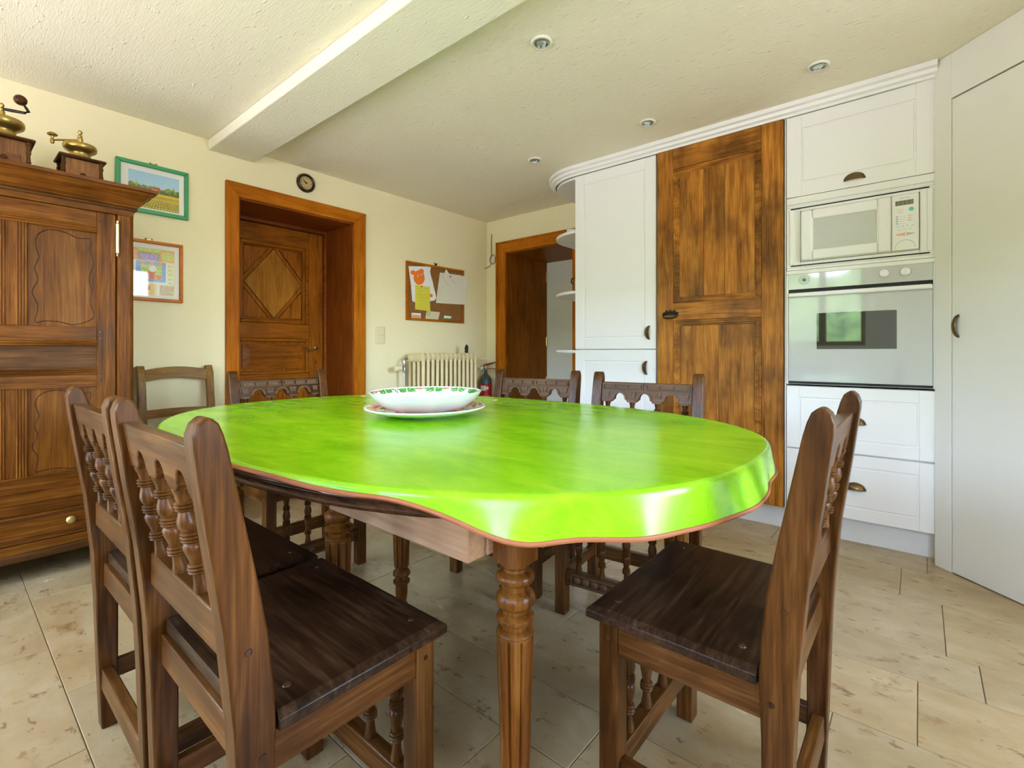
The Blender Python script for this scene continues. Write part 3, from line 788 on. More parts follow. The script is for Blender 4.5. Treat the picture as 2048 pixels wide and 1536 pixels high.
# lower drawer zone
obj('lower_rail', MB(FW).box(L0+.066, L1-.066, -.03, .001, .285, .330), WXx, t, world=True, bevel=.003)
dw = obj('drawer', MB(FW).box(D0, D1, -.03, .003, .165, .284), WXx, t, world=True, bevel=.003)
mb = MB(FW)
for z in (.270, .262, .186, .178): mb.box(D0+.004, D1-.004, .003, .0045, z, z+.0025)
obj('groove_line', mb, wood('edge', 'x'), dw, world=True)
for u in (.385, .02):
    obj('knob', MB(FW).lathe([(.006, .003), (.006, .014), (.0155, .018), (.0165, .022), (.012, .027), (.004, .029)], 18, (u, 0, .232), 'y'), M['brasslight'], dw, world=True, label='round brass knob')
obj('base_rail', MB(FW).box(L0+.02, L1-.02, -.03, .006, .125, .163), WXx, t, world=True, bevel=.003)
obj('base_moulding', MB(FW).box(L0, L1, -.47, .016, .092, .126), wood('wardrobe_dark', 'x'), t, world=True, bevel=.008, seg=3)

# ------------------------------------------------------------------ coffee grinders on the wardrobe
def grinder(loc, rot, label, big=1.0, crank_ball=False, crank=PI):
    g = thing('coffee_grinder', label, 'grinder', loc, rot, 'old coffee grinders on the wardrobe')
    s = big; h = .115*s; a = .062*s
    obj('wooden_box', MB().box(-a, a, -a, a, .012, h), wood('mill', 'z'), g, bevel=.002)
    obj('base_board', MB().box(-a-.015*s, a+.015*s, -a-.015*s, a+.015*s, 0, .012), wood('mill', 'x'), g, bevel=.004)
    obj('top_board', MB().box(-a-.022*s, a+.022*s, -a-.022*s, a+.022*s, h+.001, h+.013), wood('wardrobe_dark', 'x'), g, bevel=.006, seg=3)
    for sx in (-1, 1):
        for sy in (-1, 1):
            obj('turned_post', MB().lathe([(.007,.012),(.009,.02),(.006,.03),(.009,.036),(.006,.042),(.009,.048),(.007,.055),(.0055,.075),(.009,.09),(.006,.098),(.009,h)], 10, (sx*(a+.004), sy*(a+.004), 0)), wood('wardrobe_dark', 'z'), g)
    dd = obj('drawer', MB().box(-a*.72, a*.72, -a-.004, -a+.01, .018, .062*s), wood('mill', 'x'), g, bevel=.002)
    obj('drawer_knob', MB().lathe([(.005,-a-.004),(.005,-a-.010),(.011,-a-.014),(.009,-a-.022)], 12, (0,0,.042*s), 'y'), wood('wardrobe_dark', 'x'), dd)
    z = h+.012
    bw = obj('bowl', MB().lathe([(.048*s, z), (.046*s, z+.006*s), (.040*s, z+.018*s), (.038*s, z+.028*s), (.041*s, z+.036*s), (.052*s, z+.043*s), (.060*s, z+.050*s), (.063*s, z+.060*s), (.062*s, z+.070*s), (.059*s, z+.074*s), (.055*s, z+.066*s), (.006, z+.056*s)], 28), M['brass'], g, smooth=50)
    zt = z+.070*s
    sh = obj('spindle', MB().lathe([(.010, zt-.03), (.012, zt), (.008, zt+.008), (.011, zt+.016), (.011, zt+.038), (.007, zt+.042), (.009, zt+.048), (.0045, zt+.054), (.009, zt+.062), (.009, zt+.068), (.004, zt+.074)], 12), M['brass'], g)
    if not crank_ball:
        cx_, sx_ = math.cos(crank), math.sin(crank)
        L = .125*s
        mb = MB(); mb.loft([[(0+.0*cx_ - q*sx_, q*cx_, zt+.015+r_), ] for q, r_ in ()] or [[(-.008*-sx_, 0, 0)]*4]*2) if False else None
        mb = MB(lambda x, y, zz: (x*cx_-y*sx_, x*sx_+y*cx_, zz)); mb.box(.006, L, -.007, .007, zt+.026, zt+.031)
        cr = obj('crank_arm', mb, M['brass'], g, bevel=.001)
        obj('crank_knob', MB(lambda x, y, zz: (x*cx_-y*sx_, x*sx_+y*cx_, zz)).lathe([(.006, zt+.012), (.009, zt+.018), (.008, zt+.030), (.005, zt+.036), (.007, zt+.046), (.018, zt+.050), (.020, zt+.055), (.012, zt+.062)], 14, (L, 0, 0)), M['brass'], cr)
    else:
        cx_, sx_ = math.cos(crank), math.sin(crank)
        R_ = lambda x, y, zz: (x*cx_-y*sx_, x*sx_+y*cx_, zz)
        cr = obj('crank_arm', MB(R_).tube([(0,0,zt+.05), (.04,0,zt+.045), (.085,0,zt+.040), (.098,0,zt+.046), (.090,0,zt+.060), (.080,0,zt+.075)], [.006,.007,.006,.007,.006,.004], 8), M['iron'], g)
        obj('crank_knob', MB(R_).ball((.068, 0, zt+.094), .023, .023, .022), wood('chair', 'z'), cr)
    return g
grinder((.440, 3.03, 1.7425), math.radians(0), 'small wooden coffee grinder with brass bowl and straight brass crank', 1.0, False, math.radians(133))
grinder((.185, 3.03, 1.7425), math.radians(0), 'larger coffee grinder with brass bowl and round wooden crank knob at the photo edge', 1.16, True, math.radians(-38))

# ------------------------------------------------------------------ pictures, clock, switch, notice board
def rect_frame(T, u0, u1, v0, v1, t_, w0, w1, tilt=0):
    mb = MB(T)
    for poly in ([(u0,v0),(u0+t_,v0+t_),(u0+t_,v1-t_),(u0,v1)], [(u1,v0),(u1-t_,v0+t_),(u1-t_,v1-t_),(u1,v1)], [(u0,v0),(u1,v0),(u1-t_,v0+t_),(u0+t_,v0+t_)], [(u0,v1),(u1,v1),(u1-t_,v1-t_),(u0+t_,v1-t_)]):
        mb.loft([[(p[0], w0, p[1]) for p in poly], [(p[0], w1, p[1]) for p in poly]])
    return mb
def sunflower(s, t_):
    n = mnoise.noise
    if t_ > .63 + .09*n((s*7, 0, 3)) + .05*n((s*23, 0, 5)) + (.13 if abs(s-.15) < .022 else 0)*max(0, 1-abs(s-.15)/.022) + (.10*max(0, 1-abs(s-.88)/.03)):
        k = (t_-.5)/.5; return (176-18*k, 204-6*k, 222+2*k)
    if t_ > .46:
        if abs(s-.52) < .11 and .53 < t_ < .60-.1*abs(s-.55): return (196, 70, 66) if t_ > .56 or abs(s-.5) > .06 else (226, 178, 120)
        k = n((s*18, t_*18, 1)); k2 = n((s*50, t_*50, 2))*.4; q = (t_-.46)/.18
        return (70+70*q+50*k+30*k2, 96+62*q+40*k+30*k2, 50+26*q+22*k)
    if t_ > .37: return (214, 178+8*n((s*30, t_*60, 0)), 40)
    dd = (.40-t_)
    cs = .026+.17*dd; row = math.floor(t_/cs); ss = s*1.45/cs + .5*(row % 2)
    fu = ss-math.floor(ss)-.5; fv = t_/cs-row-.5
    r = math.hypot(fu + .2*n((row, math.floor(ss), 1)), fv)
    if r < .15: return (64, 50, 20)
    if r < .42: return (226, 190, 50)
    return (84, 112, 72)
def gardenprint(s, t_):
    n = mnoise.noise; k = n((s*40, t_*40, 4))
    def j(c, a=18): return tuple(max(0, min(255, x+a*k)) for x in c)
    if not (.06 < s < .97 and .03 < t_ < .98): return (212, 208, 188)
    if s > .955 or t_ > .965: return (190, 205, 90)
    if t_ > .72:
        if .70 < s: return j((222, 150, 90) if math.hypot((s-.83)/.12, (t_-.84)/.10) > 1 else (190, 195, 80), 40)
        if s < .28: return j((226, 150, 100), 50)
        if .32 < s < .64 and t_ < .86: return j((160, 140, 190), 60)
        return j((190, 190, 90) if t_ > .9 else (150, 145, 100), 40)
    if .24 < s < .80 and .30 < t_ < .71:
        if .33 < s < .72 and .35 < t_ < .64:
            for cx_, wd, h0, h1 in ((.38,.05,.35,.43),(.53,.075,.35,.50),(.67,.06,.35,.45)):
                if abs(s-cx_) < wd*(.7+.3*(t_-h0)/(h1-h0)) and h0 < t_ < h1: return j((222, 110, 70))
            if math.hypot(s-.55, (t_-.57)) < .07: return j((225, 215, 215))
            return j((178, 196, 80), 60)
        if t_ > .66 and math.sin(s*38) > .2: return (226, 140, 60)
        return j((116, 160, 206))
    if t_ < .26 and .38 < s < .62:
        if math.hypot((s-.46)/.8, t_-.17) < .055: return (220, 90, 80)
        return j((226, 196, 110), 30)
    if t_ < .24 and .68 < s: return j((150, 185, 120) if k > 0 else (225, 150, 140), 50)
    if s < .15 and .12 < t_ < .3: return j((160, 140, 200), 30)
    if s > .82 and .28 < t_ < .68 and math.sin(t_*70) > -.1 and abs(s-.89) < .045: return j((200, 205, 100), 30)
    if s < .16: return j((190, 200, 130), 40)
    return (222, 219, 200)
def picture(name, label, u0, u1, v0, v1, ft, fmat, pr, fn, glass, nx, ny, group=None):
    p = thing(name, label, 'picture', ((u0+u1)/2, YA, v0), 0, group)
    obj('frame', rect_frame(FA, u0, u1, v0, v1, ft, .002, .022), fmat, p, world=True, bevel=.004, seg=2)
    obj('mount', MB(FA).box(u0+ft*.8, u1-ft*.8, .001, .009, v0+ft*.8, v1-ft*.8), M['mount'], p, world=True)
    a, b_, c, d = pr
    mb = MB(FA); mb.grid(nx, ny, lambda s, t_: (a+(b_-a)*s, .0096, c+(d-c)*t_), fn)
    obj('print', mb, M['printglass' if glass else 'print'], p, world=True, smooth=0)
    obj('hanger', MB(FA).box((u0+u1)/2-.016, (u0+u1)/2+.016, .004, .010, v1, v1+.007).ball(((u0+u1)/2-.014, .008, v1+.008), .005).ball(((u0+u1)/2+.014, .008, v1+.008), .005), M['brass'], p, world=True)
    return p
picture('framed_picture', 'green framed picture of a sunflower field under trees and sky', .633, .978, 1.757, 2.040, .022, M['greenframe'], (.690, .931, 1.790, 1.990), sunflower, False, 120, 90)
picture('framed_picture', 'orange-brown framed botanical garden print half behind the wardrobe', .620, .949, 1.260, 1.605, .018, wood('redframe', 'x'), (.662, .915, 1.288, 1.568), gardenprint, True, 90, 90)

ck = thing('wall_clock', 'small round dark wood wall clock above the panelled door', 'clock', (1.707, YA, 2.178))
obj('case', MB(FA).lathe([(.066,.001),(.067,.012),(.062,.024),(.054,.028),(.048,.022),(.045,.014)], 36, (1.707,0,2.178), 'y'), M['clockwood'], ck, world=True, smooth=50)
fc = obj('dial', MB(FA).lathe([(.0455,.004),(.0455,.0145)], 32, (1.707,0,2.178), 'y'), plain('dial_cream', (.50,.36,.14), .5), ck, world=True)
mb = MB()
for i in range(12):
    a = 2*PI*i/12
    for q in range(2 if i % 3 else 3):
        x0 = -.0035+.0035*q
        loc = [(x0-.0011, .031), (x0+.0011, .031), (x0+.0011, .040), (x0-.0011, .040)]
        pts = [(1.707 + px*math.cos(a)+pz*math.sin(a), 2.178 - px*math.sin(a)+pz*math.cos(a)) for px, pz in loc]
        m2 = MB(FA).loft([[(p[0], .0145, p[1]) for p in pts], [(p[0], .0150, p[1]) for p in pts]]); mb.add(m2.v, m2.f)
obj('numerals', mb, M['ink'], fc, world=True, smooth=0, label='roman hour numerals')
def hand(name, ang, L, wd, w0):
    ca, sa = math.cos(ang), math.sin(ang)
    loc = [(-wd, -.008), (wd, -.008), (wd*.9, L*.6), (0, L), (-wd*.9, L*.6)]
    pts = [(1.707+px*ca+pz*sa, 2.178-px*sa+pz*ca) for px, pz in loc]
    obj(name, MB(FA).loft([[(p[0], w0, p[1]) for p in pts], [(p[0], w0+.0008, p[1]) for p in pts]]), M['black'], fc, world=True, smooth=0)
hand('minute_hand', math.radians(-52), .036, .0016, .0165); hand('hour_hand', math.radians(-68), .024, .0026, .0155)
obj('hub', MB(FA).lathe([(.006,.0145),(.005,.019)], 12, (1.707,0,2.178), 'y'), M['black'], fc, world=True)

sw = thing('light_switch', 'cream double rocker light switch beside the panelled door', 'switch', (2.333, YA, 1.035))
obj('switch_plate', MB(FA).box(2.289, 2.378, .0005, .006, 1.036, 1.179), M['plasticcream'], sw, world=True, bevel=.003)
for v0, v1 in ((1.044, 1.105), (1.110, 1.171)):
    obj('rocker', MB(FA).box(2.297, 2.370, .006, .011, v0, v1), M['plasticcream'], sw, world=True, bevel=.002)

nb = thing('notice_board', 'cork notice board with wooden frame hung above the radiator', 'board', (2.93, YA, 1.245))
obj('cork_sheet', MB(FA).box(2.605, 3.260, .002, .010, 1.258, 1.738), M['cork'], nb, world=True)
obj('frame', rect_frame(FA, 2.590, 3.274, 1.245, 1.752, .020, .001, .020), wood('casing', 'x'), nb, world=True, bevel=.003)
obj('hanging_hook', MB(FA).box(2.915, 2.935, .004, .010, 1.752, 1.770).ball((2.912, .008, 1.772), .006).ball((2.938, .008, 1.772), .006), M['iron'], nb, world=True)
def note(name, label, poly, w0, mat, curl=0):
    n = tag(obj(name, MB(FA).loft([[(p[0], w0+(p[2] if len(p) > 2 else 0), p[1]) for p in poly], [(p[0], w0+.0009+(p[2] if len(p) > 2 else 0), p[1]) for p in poly]]), mat, smooth=0), label, 'note')
    return n
# positions measured on the board: u = 2.59 + s*.684, v = 1.245 + t*.507
def bu(px, py):
    s = (px-215)/(1310-215); top = 205+s*(335-205); bot = 1352+s*(1357-1352)
    zz = 1/(1/1.0)  # near linear over this small span
    return (2.590+.684*(s*1.0+ .12*s*(s-1)*-1*.0), 1.752-.507*(py-top)/(bot-top))
def P2(l): return [bu(*p) for p in l]
nd = note('drawing_sheet', 'torn white sheet with an orange bear drawing on the cork board', P2([(255,312),(660,288),(640,380),(650,450),(690,590),(705,680),(740,800),(755,900),(720,945),(620,965),(350,1000),(320,980),(300,700)]), .0105, M['paper'])
cx_, cy_ = bu(440, 520)
pts = [bu(440+100*math.cos(a)*(1 if math.sin(a) < 0 else .98), 520-(140 if math.sin(a) < 0 else 145)*math.sin(a)) for a in [2*PI*i/28 for i in range(28)]]
mb = MB(FA).loft([[(p[0], .0115, p[1]) for p in pts], [(p[0], .0121, p[1]) for p in pts]])
for ex, ey, er in ((335, 430, 46), (480, 392, 46)):
    pts = [bu(ex+er*math.cos(2*PI*i/16), ey-er*math.sin(2*PI*i/16)) for i in range(16)]
    mb.loft([[(p[0], .0115, p[1]) for p in pts], [(p[0], .0120, p[1]) for p in pts]])
obj('orange_head', mb, M['orange'], nd, world=True, smooth=0, label='orange bear head')
pts = [bu(655+34*math.cos(2*PI*i/16), 852-34*math.sin(2*PI*i/16)) for i in range(16)]
obj('orange_paw', MB(FA).loft([[(p[0], .0115, p[1]) for p in pts], [(p[0], .0120, p[1]) for p in pts]]), M['orange'], nd, world=True, smooth=0)
mb = MB(FA); mb2 = MB(FA)
for ex, ey in ((420, 485), (483, 458)):
    for m3, er, ww in ((mb, 16, .0124), (mb2, 9, .0128)):
        pts = [bu(ex+er*math.cos(2*PI*i/12), ey-er*math.sin(2*PI*i/12)) for i in range(12)]
        m3.loft([[(p[0], .0119, p[1]) for p in pts], [(p[0], ww, p[1]) for p in pts]])
obj('eye_white', mb, M['paper'], nd, world=True, smooth=0); obj('eye_pupil', mb2, M['ink'], nd, world=True, smooth=0)
ny_ = note('yellow_note', 'yellow handwritten note pinned over the bear drawing', P2([(368,660),(630,690),(632,900),(638,1158),(365,1140)]), .0135, M['paperyellow'])
def scribble(parent, rows, w0, mat, seed):
    rnd = random.Random(seed); mb = MB(FA)
    for x0, x1, y in rows:
        x = x0
        while x < x1:
            L = rnd.uniform(14, 40); pts = []
            k = max(4, int(L/5))
            for i in range(k):
                pts.append((*bu(min(x1, x+L*i/(k-1)), y+rnd.uniform(-9, 9)),))
            mb.tube([(p[0], w0, p[1]) for p in pts], .0009, 4); x += L+rnd.uniform(6, 14)
    return obj('handwriting', mb, mat, parent, world=True, smooth=0)
scribble(ny_, [(390,600,728),(430,520,772),(405,480,830),(520,600,850),(410,500,860),(425,600,905),(470,530,950)], .0148, plain('pen_olive', (.30,.25,.03), .8), 3)
obj('pin', MB(FA).ball((*[bu(480,692)[0]], .018, bu(480,692)[1]), .007, .006, .007), M['redpin'], ny_, world=True, label='red drawing pin')
ng = note('list_sheet', 'grey printed list sheet curling at the right of the cork board', [(*bu(825,393),0),(*bu(1010,408),.001),(*bu(1200,425),.006),(*bu(1358,452),.016),(*bu(1335,720),.016),(*bu(1310,995),.012),(*bu(1050,995),.002),(*bu(748,990),0)], .0110, M['papergrey'])
rows = [(790+k*3, 1140+40*((k*7) % 3), 690+38*k) for k in range(8)] + [(1200, 1300, 560+36*k) for k in range(11)]
def scr2():
    rnd = random.Random(5); mb = MB(FA)
    for x0, x1, y in rows:
        x = x0
        while x < x1:
            L = rnd.uniform(20, 70); a = bu(x, y); c = bu(min(x1, x+L), y+2)
            ww = .0122 + (0 if x < 1000 else .0125*(x-1000)/350)
            mb.loft([[(a[0], ww, a[1]), (c[0], ww+.0004, c[1]), (c[0], ww+.0004, c[1]+.0022), (a[0], ww, a[1]+.0022)], [(a[0], ww+.0006, a[1]), (c[0], ww+.001, c[1]), (c[0], ww+.001, c[1]+.0022), (a[0], ww+.0006, a[1]+.0022)]]); x += L+rnd.uniform(10, 30)
    return mb
obj('printed_lines', scr2(), M['inkfaint'], ng, world=True, smooth=0)
nf = note('folded_slip', 'folded paper slip with diagonal lines pinned above the list', P2([(935,320),(995,410),(1165,545),(1060,675),(945,590),(875,455)]), .0190, plain('paper_slip', (.70,.68,.60), .8))
mb = MB(FA)
for k in range(5):
    a, c = bu(1000+22*k, 470+18*k-10), bu(1060+22*k-20, 560+18*k)
    mb.tube([(a[0], .0202, a[1]), (c[0], .0202, c[1])], .0009, 4)
obj('printed_lines', mb, M['inkfaint'], nf, world=True, smooth=0)
obj('pin', MB(FA).ball((bu(1015,464)[0], .024, bu(1015,464)[1]), .008, .007, .007), M['redpin'], nf, world=True, label='red drawing pin')
c1_ = note('card', 'small white card with an orange band in the board corner', P2([(308,1210),(470,1210),(470,1325),(308,1320)]), .0105, M['paper'])
mb = MB(FA); a, c = bu(312, 1310), bu(466, 1242); mb.box(a[0], c[0], .0114, .0119, a[1], c[1]); obj('orange_band', mb, M['orange_print'], c1_, world=True, smooth=0)
mb = MB(FA); mb.tube([(bu(x, 1272+12*math.sin((x-315)/146*PI))[0], .0122, bu(x, 1272+12*math.sin((x-315)/146*PI))[1]) for x in range(318, 462, 12)], .0015, 4); obj('dark_curve', mb, M['ink'], c1_, world=True, smooth=0)
c2_ = note('card', 'cream business card with a round stamp below the yellow note', P2([(575,1155),(825,1165),(790,1328),(550,1325)]), .0105, M['papercream'])
mb = MB(FA); mb.tube([(bu(608+26*math.cos(2*PI*i/20), 1200+30*math.sin(2*PI*i/20))[0], .0118, bu(608+26*math.cos(2*PI*i/20), 1200+30*math.sin(2*PI*i/20))[1]) for i in range(20)], .0016, 5, True); obj('stamp', mb, M['ink'], c2_, world=True, smooth=0)
scribble(c2_, [(645,790,1200),(600,770,1256)], .0118, M['inkfaint'], 9)
c3_ = note('card', 'white card with a green lower edge at the board bottom', P2([(910,1225),(1050,1232),(1030,1325),(893,1322)]), .0105, M['paper'])
mb = MB(FA); q = P2([(902,1275),(1040,1275),(1030,1325),(893,1322)]); mb.loft([[(p[0], .0114, p[1]) for p in q], [(p[0], .0119, p[1]) for p in q]]); obj('green_band', mb, plain('print_green', (.10,.20,.04), .7), c3_, world=True, smooth=0)

# ------------------------------------------------------------------ radiator
rd = thing('radiator', 'cream column radiator under the notice board', 'radiator', (2.89, 3.21, 0))
def section():
    mb = MB(); y0, y1, zb, zt = -.10, .10, .20, .962
    for y in (-.084, -.028, .028, .084):
        prof = [(.004, zb), (.014, zb+.02), (.0150, zb+.06), (.0150, zt-.06), (.014, zt-.02), (.004, zt)]
        rings = []
        for r, z in prof:
            rings.append([(r*1.15*math.cos(2*PI*i/10), y+r*math.sin(2*PI*i/10), z) for i in range(10)])
        mb.loft(rings)
    for z0, z1 in ((zt-.075, zt), (zb, zb+.075)):
        def sup(sy): return [(x*.0235, y) for x, y in ()]
        rings = []
        for wx, ins in ((-.0225, .012), (-.017, .002), (.017, .002), (.0225, .012)):
            ring = []
            for i in range(20):
                a = 2*PI*i/20; cc, ss = math.cos(a), math.sin(a)
                ring.append((wx, (.100-ins)*math.copysign(abs(cc)**.5, cc), (z0+z1)/2+((z1-z0)/2-ins)*math.copysign(abs(ss)**.5, ss)))
            rings.append(ring)
        mb.loft(rings)
    return mb
s0 = None
for k in range(13):
    x = -.305+.0508*k
    if s0 is None: s0 = obj('radiator_section', section(), M['radiator'], rd, smooth=45); o = s0
    else: o = s0.copy(); C.objects.link(o)
    o.location = (x, 0, 0); o.parent = rd
vl = obj('valve_body', MB().lathe([(.012,.80),(.016,.81),(.016,.84),(.012,.85),(.016,.86),(.012,.875)], 12, (-.40,.045,0)).tube([(-.40,.045,.87),(-.40,.045,.90),(-.385,.045,.915),(-.33,.045,.915)], .011, 10), M['steel'], rd)
obj('union_nut', MB().lathe([(.020,-.365),(.024,-.36),(.024,-.345),(.030,-.34),(.030,-.328)], 12, (0,.045,.915), 'x'), M['radiator'], rd)
th = obj('thermostat_head', MB().lathe([(.016,-.425),(.022,-.43),(.024,-.46),(.023,-.485),(.017,-.492)], 18, (0,.045,.835), 'x'), M['plasticcream'], rd)
obj('valve_neck', MB().lathe([(.017,-.418),(.017,-.426)], 14, (0,.045,.835), 'x'), M['rubber'], rd)
obj('feed_pipe', MB().tube([(-.40,.045,0),(-.40,.045,.80)], .009, 10), plain('pipe_grey', (.42,.41,.42), .35, metal=.5), rd)
hk = tag(obj('cable_coil', MB().tube([(3.145+.022*math.cos(a)*.55, 3.19, 1.000+.030*math.sin(a)) for a in [2*PI*i/20 for i in range(20)]], .0085, 8, True).tube([(3.128,3.19,.972),(3.16,3.19,.970)], .009, 8), M['rubber']), 'short black coiled cable lying on top of the radiator', 'cable')

# ------------------------------------------------------------------ fire extinguisher
fx = thing('fire_extinguisher', 'grey and red fire extinguisher in the corner behind the radiator', 'extinguisher', (3.50, 3.283, .36))
obj('cylinder', MB().lathe([(.045,0),(.058,.01),(.060,.03),(.060,.315),(.056,.345),(.044,.370),(.026,.388),(.017,.398),(.016,.432)], 28), M['slate'], fx, smooth=50)
lb = obj('label_band', MB().lathe([(.0606,.05),(.0606,.300)], 28, caps=False), M['red'], fx, label='red label band')
def TX(u0, v0): 
    def f(x, y, z):
        a = math.radians(-140)+(u0+x)/.061
        return ((.0612+z)*math.cos(a), (.0612+z)*math.sin(a), v0+y)
    return f
text('label_text', 'EXTINCTEUR', .013, TX(-.03, .175), M['paper'], lb, world=False)
text('label_text', 'CO2 2 kg  -  FEU', .009, TX(-.03, .160), M['paper'], lb, world=False)
mb = MB(TX(-.05, .232)); mb.grid(12, 4, lambda s, t_: (s*.055, t_*.05, 0)); mb.grid(12, 3, lambda s, t_: (.055+s*.028, .012+t_*.028, 0))
obj('label_patch', mb, M['papergrey'], lb)
vv = obj('valve', MB().lathe([(.014,.432),(.016,.436),(.016,.452),(.011,.458),(.011,.475)], 12).lathe([(.008,-.050),(.010,-.045),(.010,-.010)], 10, (0,0,.448), 'x'), M['steel'], fx)
obj('gauge', MB().lathe([(.013,-.062),(.013,-.045)], 14, (0,0,.450), 'x'), M['paper'], vv)
hl = lambda x, y, z: (x*.77-y*.64*0, -x*.64, z)
obj('lever', MB(hl).prism([(-.022,.462),(.008,.470),(.115,.512),(.116,.518),(.000,.494),(-.024,.482)], -.010, .010, 'y'), M['red'], fx, bevel=.002, label='red upper lever')
obj('carry_handle', MB(hl).prism([(-.020,.455),(.060,.452),(.118,.440),(.120,.434),(.060,.444),(-.020,.446)], -.009, .009, 'y'), M['red'], fx, bevel=.002, label='red carrying handle')
obj('wall_bracket', MB().box(-.02, .02, .058, .0865, .20, .24), M['iron'], fx)

# cable stub on the wall by the corner
mb = MB(); pts = [(XC-.004, 3.300, 2.155), (XC-.006, 3.302, 2.05), (XC-.010, 3.298, 1.93)]
for i in range(22):
    a = PI*.1-2*PI*1.2*i/21; pts.append((XC-.020-.004*i/21, 3.296+.035*math.cos(a)-.028, 1.895-.045*math.sin(a)*-1))
pts += [(XC-.03, 3.30, 1.83), (XC-.045, 3.335, 1.815), (XC-.05, 3.350, 1.805)]
tag(obj('loose_cable', MB().tube(pts, .0035, 6), M['cable']), 'thin loose grey cable looping from the wall near the corner', 'cable')

# ------------------------------------------------------------------ downlights
spots = [(1.653,1.226,'recessed ceiling spot nearest the beam, largest of the four'), (2.621,1.191,'recessed ceiling spot above the old wooden pantry door'),
         (2.637,2.012,'recessed ceiling spot farthest back, near the round-ended cornice'), (2.609,.356,'recessed ceiling spot above the oven unit at the right')]
for x, y, lab in spots:
    s_ = thing('ceiling_spot', lab, 'ceiling light', (x, y, CE), 0, 'recessed ceiling spots')
    obj('rim', MB().lathe([(.046,-.001),(.046,-.005),(.040,-.009),(.031,-.006),(.030,-.0005)], 28), M['spotrim'], s_, smooth=50)
    lp = obj('lamp', MB().lathe([(.029,-.001),(.028,-.004),(.018,-.0075),(.006,-.0085)], 24), M['bulb'], s_, smooth=60, label='faceted glass lamp')
    tilt = obj('lamp_ring', MB(lambda a, b, c: (a, b, c+.0*a)).lathe([(.0315,-.0045),(.0315,-.010),(.0275,-.011),(.0265,-.006)], 24), M['steel'], s_)

# ------------------------------------------------------------------ things on the round-ended shelves
cp_ = thing('cup', 'white ribbed cup on the upper round-ended shelf', 'cup', (3.19, 2.075, 1.8445))
obj('bowl', MB().lathe([(.024,0),(.026,.004),(.034,.04),(.040,.075),(.037,.075),(.031,.04),(.02,.006)], 20), M['ceramic'], cp_, smooth=50)
obj('rib', MB().tube([(.0385*math.cos(2*PI*i/24), .0385*math.sin(2*PI*i/24), .060) for i in range(24)], .002, 6, True), M['ceramic'], cp_)
jg = thing('jug', 'small pinkish clay jug on the middle round-ended shelf', 'jug', (3.12, 1.955, 1.4105))
obj('body', MB().lathe([(.036,0),(.040,.01),(.041,.09),(.036,.115),(.030,.125),(.032,.145),(.029,.145),(.026,.12)], 20), M['terracotta'], jg, smooth=50)
obj('handle', MB().tube([(-.02,.032,.12),(-.03,.055,.11),(-.03,.058,.085),(-.025,.040,.065)], .006, 8), wood('leg', 'z'), jg)
obj('lid', MB().lathe([(.030,.146),(.026,.152),(.006,.156),(.008,.166),(.003,.170)], 16), M['terracotta'], jg)
bx_ = thing('small_jar', 'tiny dark jar at the edge of the lower round-ended shelf', 'jar', (3.16, 1.950, .9845))
obj('body', MB().lathe([(.020,0),(.024,.004),(.024,.020),(.018,.026)], 16), wood('edge', 'z'), bx_, smooth=50)
obj('lid', MB().lathe([(.019,.026),(.019,.030),(.006,.034)], 16), M['bronze'], bx_)

# ------------------------------------------------------------------ table
TCX, TCY, TA, TB, TN = 1.05, 1.22, .685, .975, 2.45
def oval(phi, a, b):
    c, s = math.cos(phi), math.sin(phi)
    return (math.copysign(abs(c)**(2/TN), c)*a, math.copysign(abs(s)**(2/TN), s)*b)
PH = []
for i in range(256):
    PH.append(2*PI*i/256)
tb = thing('dining_table', 'oval extending wooden dining table with turned fluted legs under green cloth', 'table', (TCX, TCY, 0))
def topmesh():
    mb = MB(); prof = [(-.030,.712),(-.010,.713),(-.003,.717),(-.001,.722),(-.004,.727),(-.012,.729),(-.012,.731),(-.005,.733),(0,.739),(-.002,.746),(-.008,.7495)]
    rings = [[(*oval(p, TA-.003+o, TB-.003+o), z) for p in PH] for o, z in prof]
    return mb.loft(rings)
obj('table_top', topmesh(), wood('edge', 'y'), tb, smooth=50, label='dark polished oval top with beaded edge')
def wp(mbw, name, mat, **k): return obj(name, mbw, mat, tb, world=True, **k)
wp(MB().box(.600, .645, .605, 1.070, .598, .708), 'apron_rail', wood('apron', 'y'), bevel=.003)
wp(MB().box(.606, .650, 1.076, 2.03, .604, .708), 'apron_rail', wood('apron', 'y'), bevel=.003)
wp(MB().box(1.455, 1.50, .605, 2.03, .598, .708), 'apron_rail', wood('apron', 'y'), bevel=.003)
wp(MB().box(.645, 1.455, .600, .640, .600, .707), 'end_rail', wood('apron', 'x'), bevel=.003)
wp(MB().box(.650, 1.455, 1.99, 2.03, .600, .707), 'end_rail', wood('apron', 'x'), bevel=.003)
wp(MB().box(.645, 1.455, 1.40, 1.48, .640, .707), 'cross_rail', wood('apron', 'x'), bevel=.003)
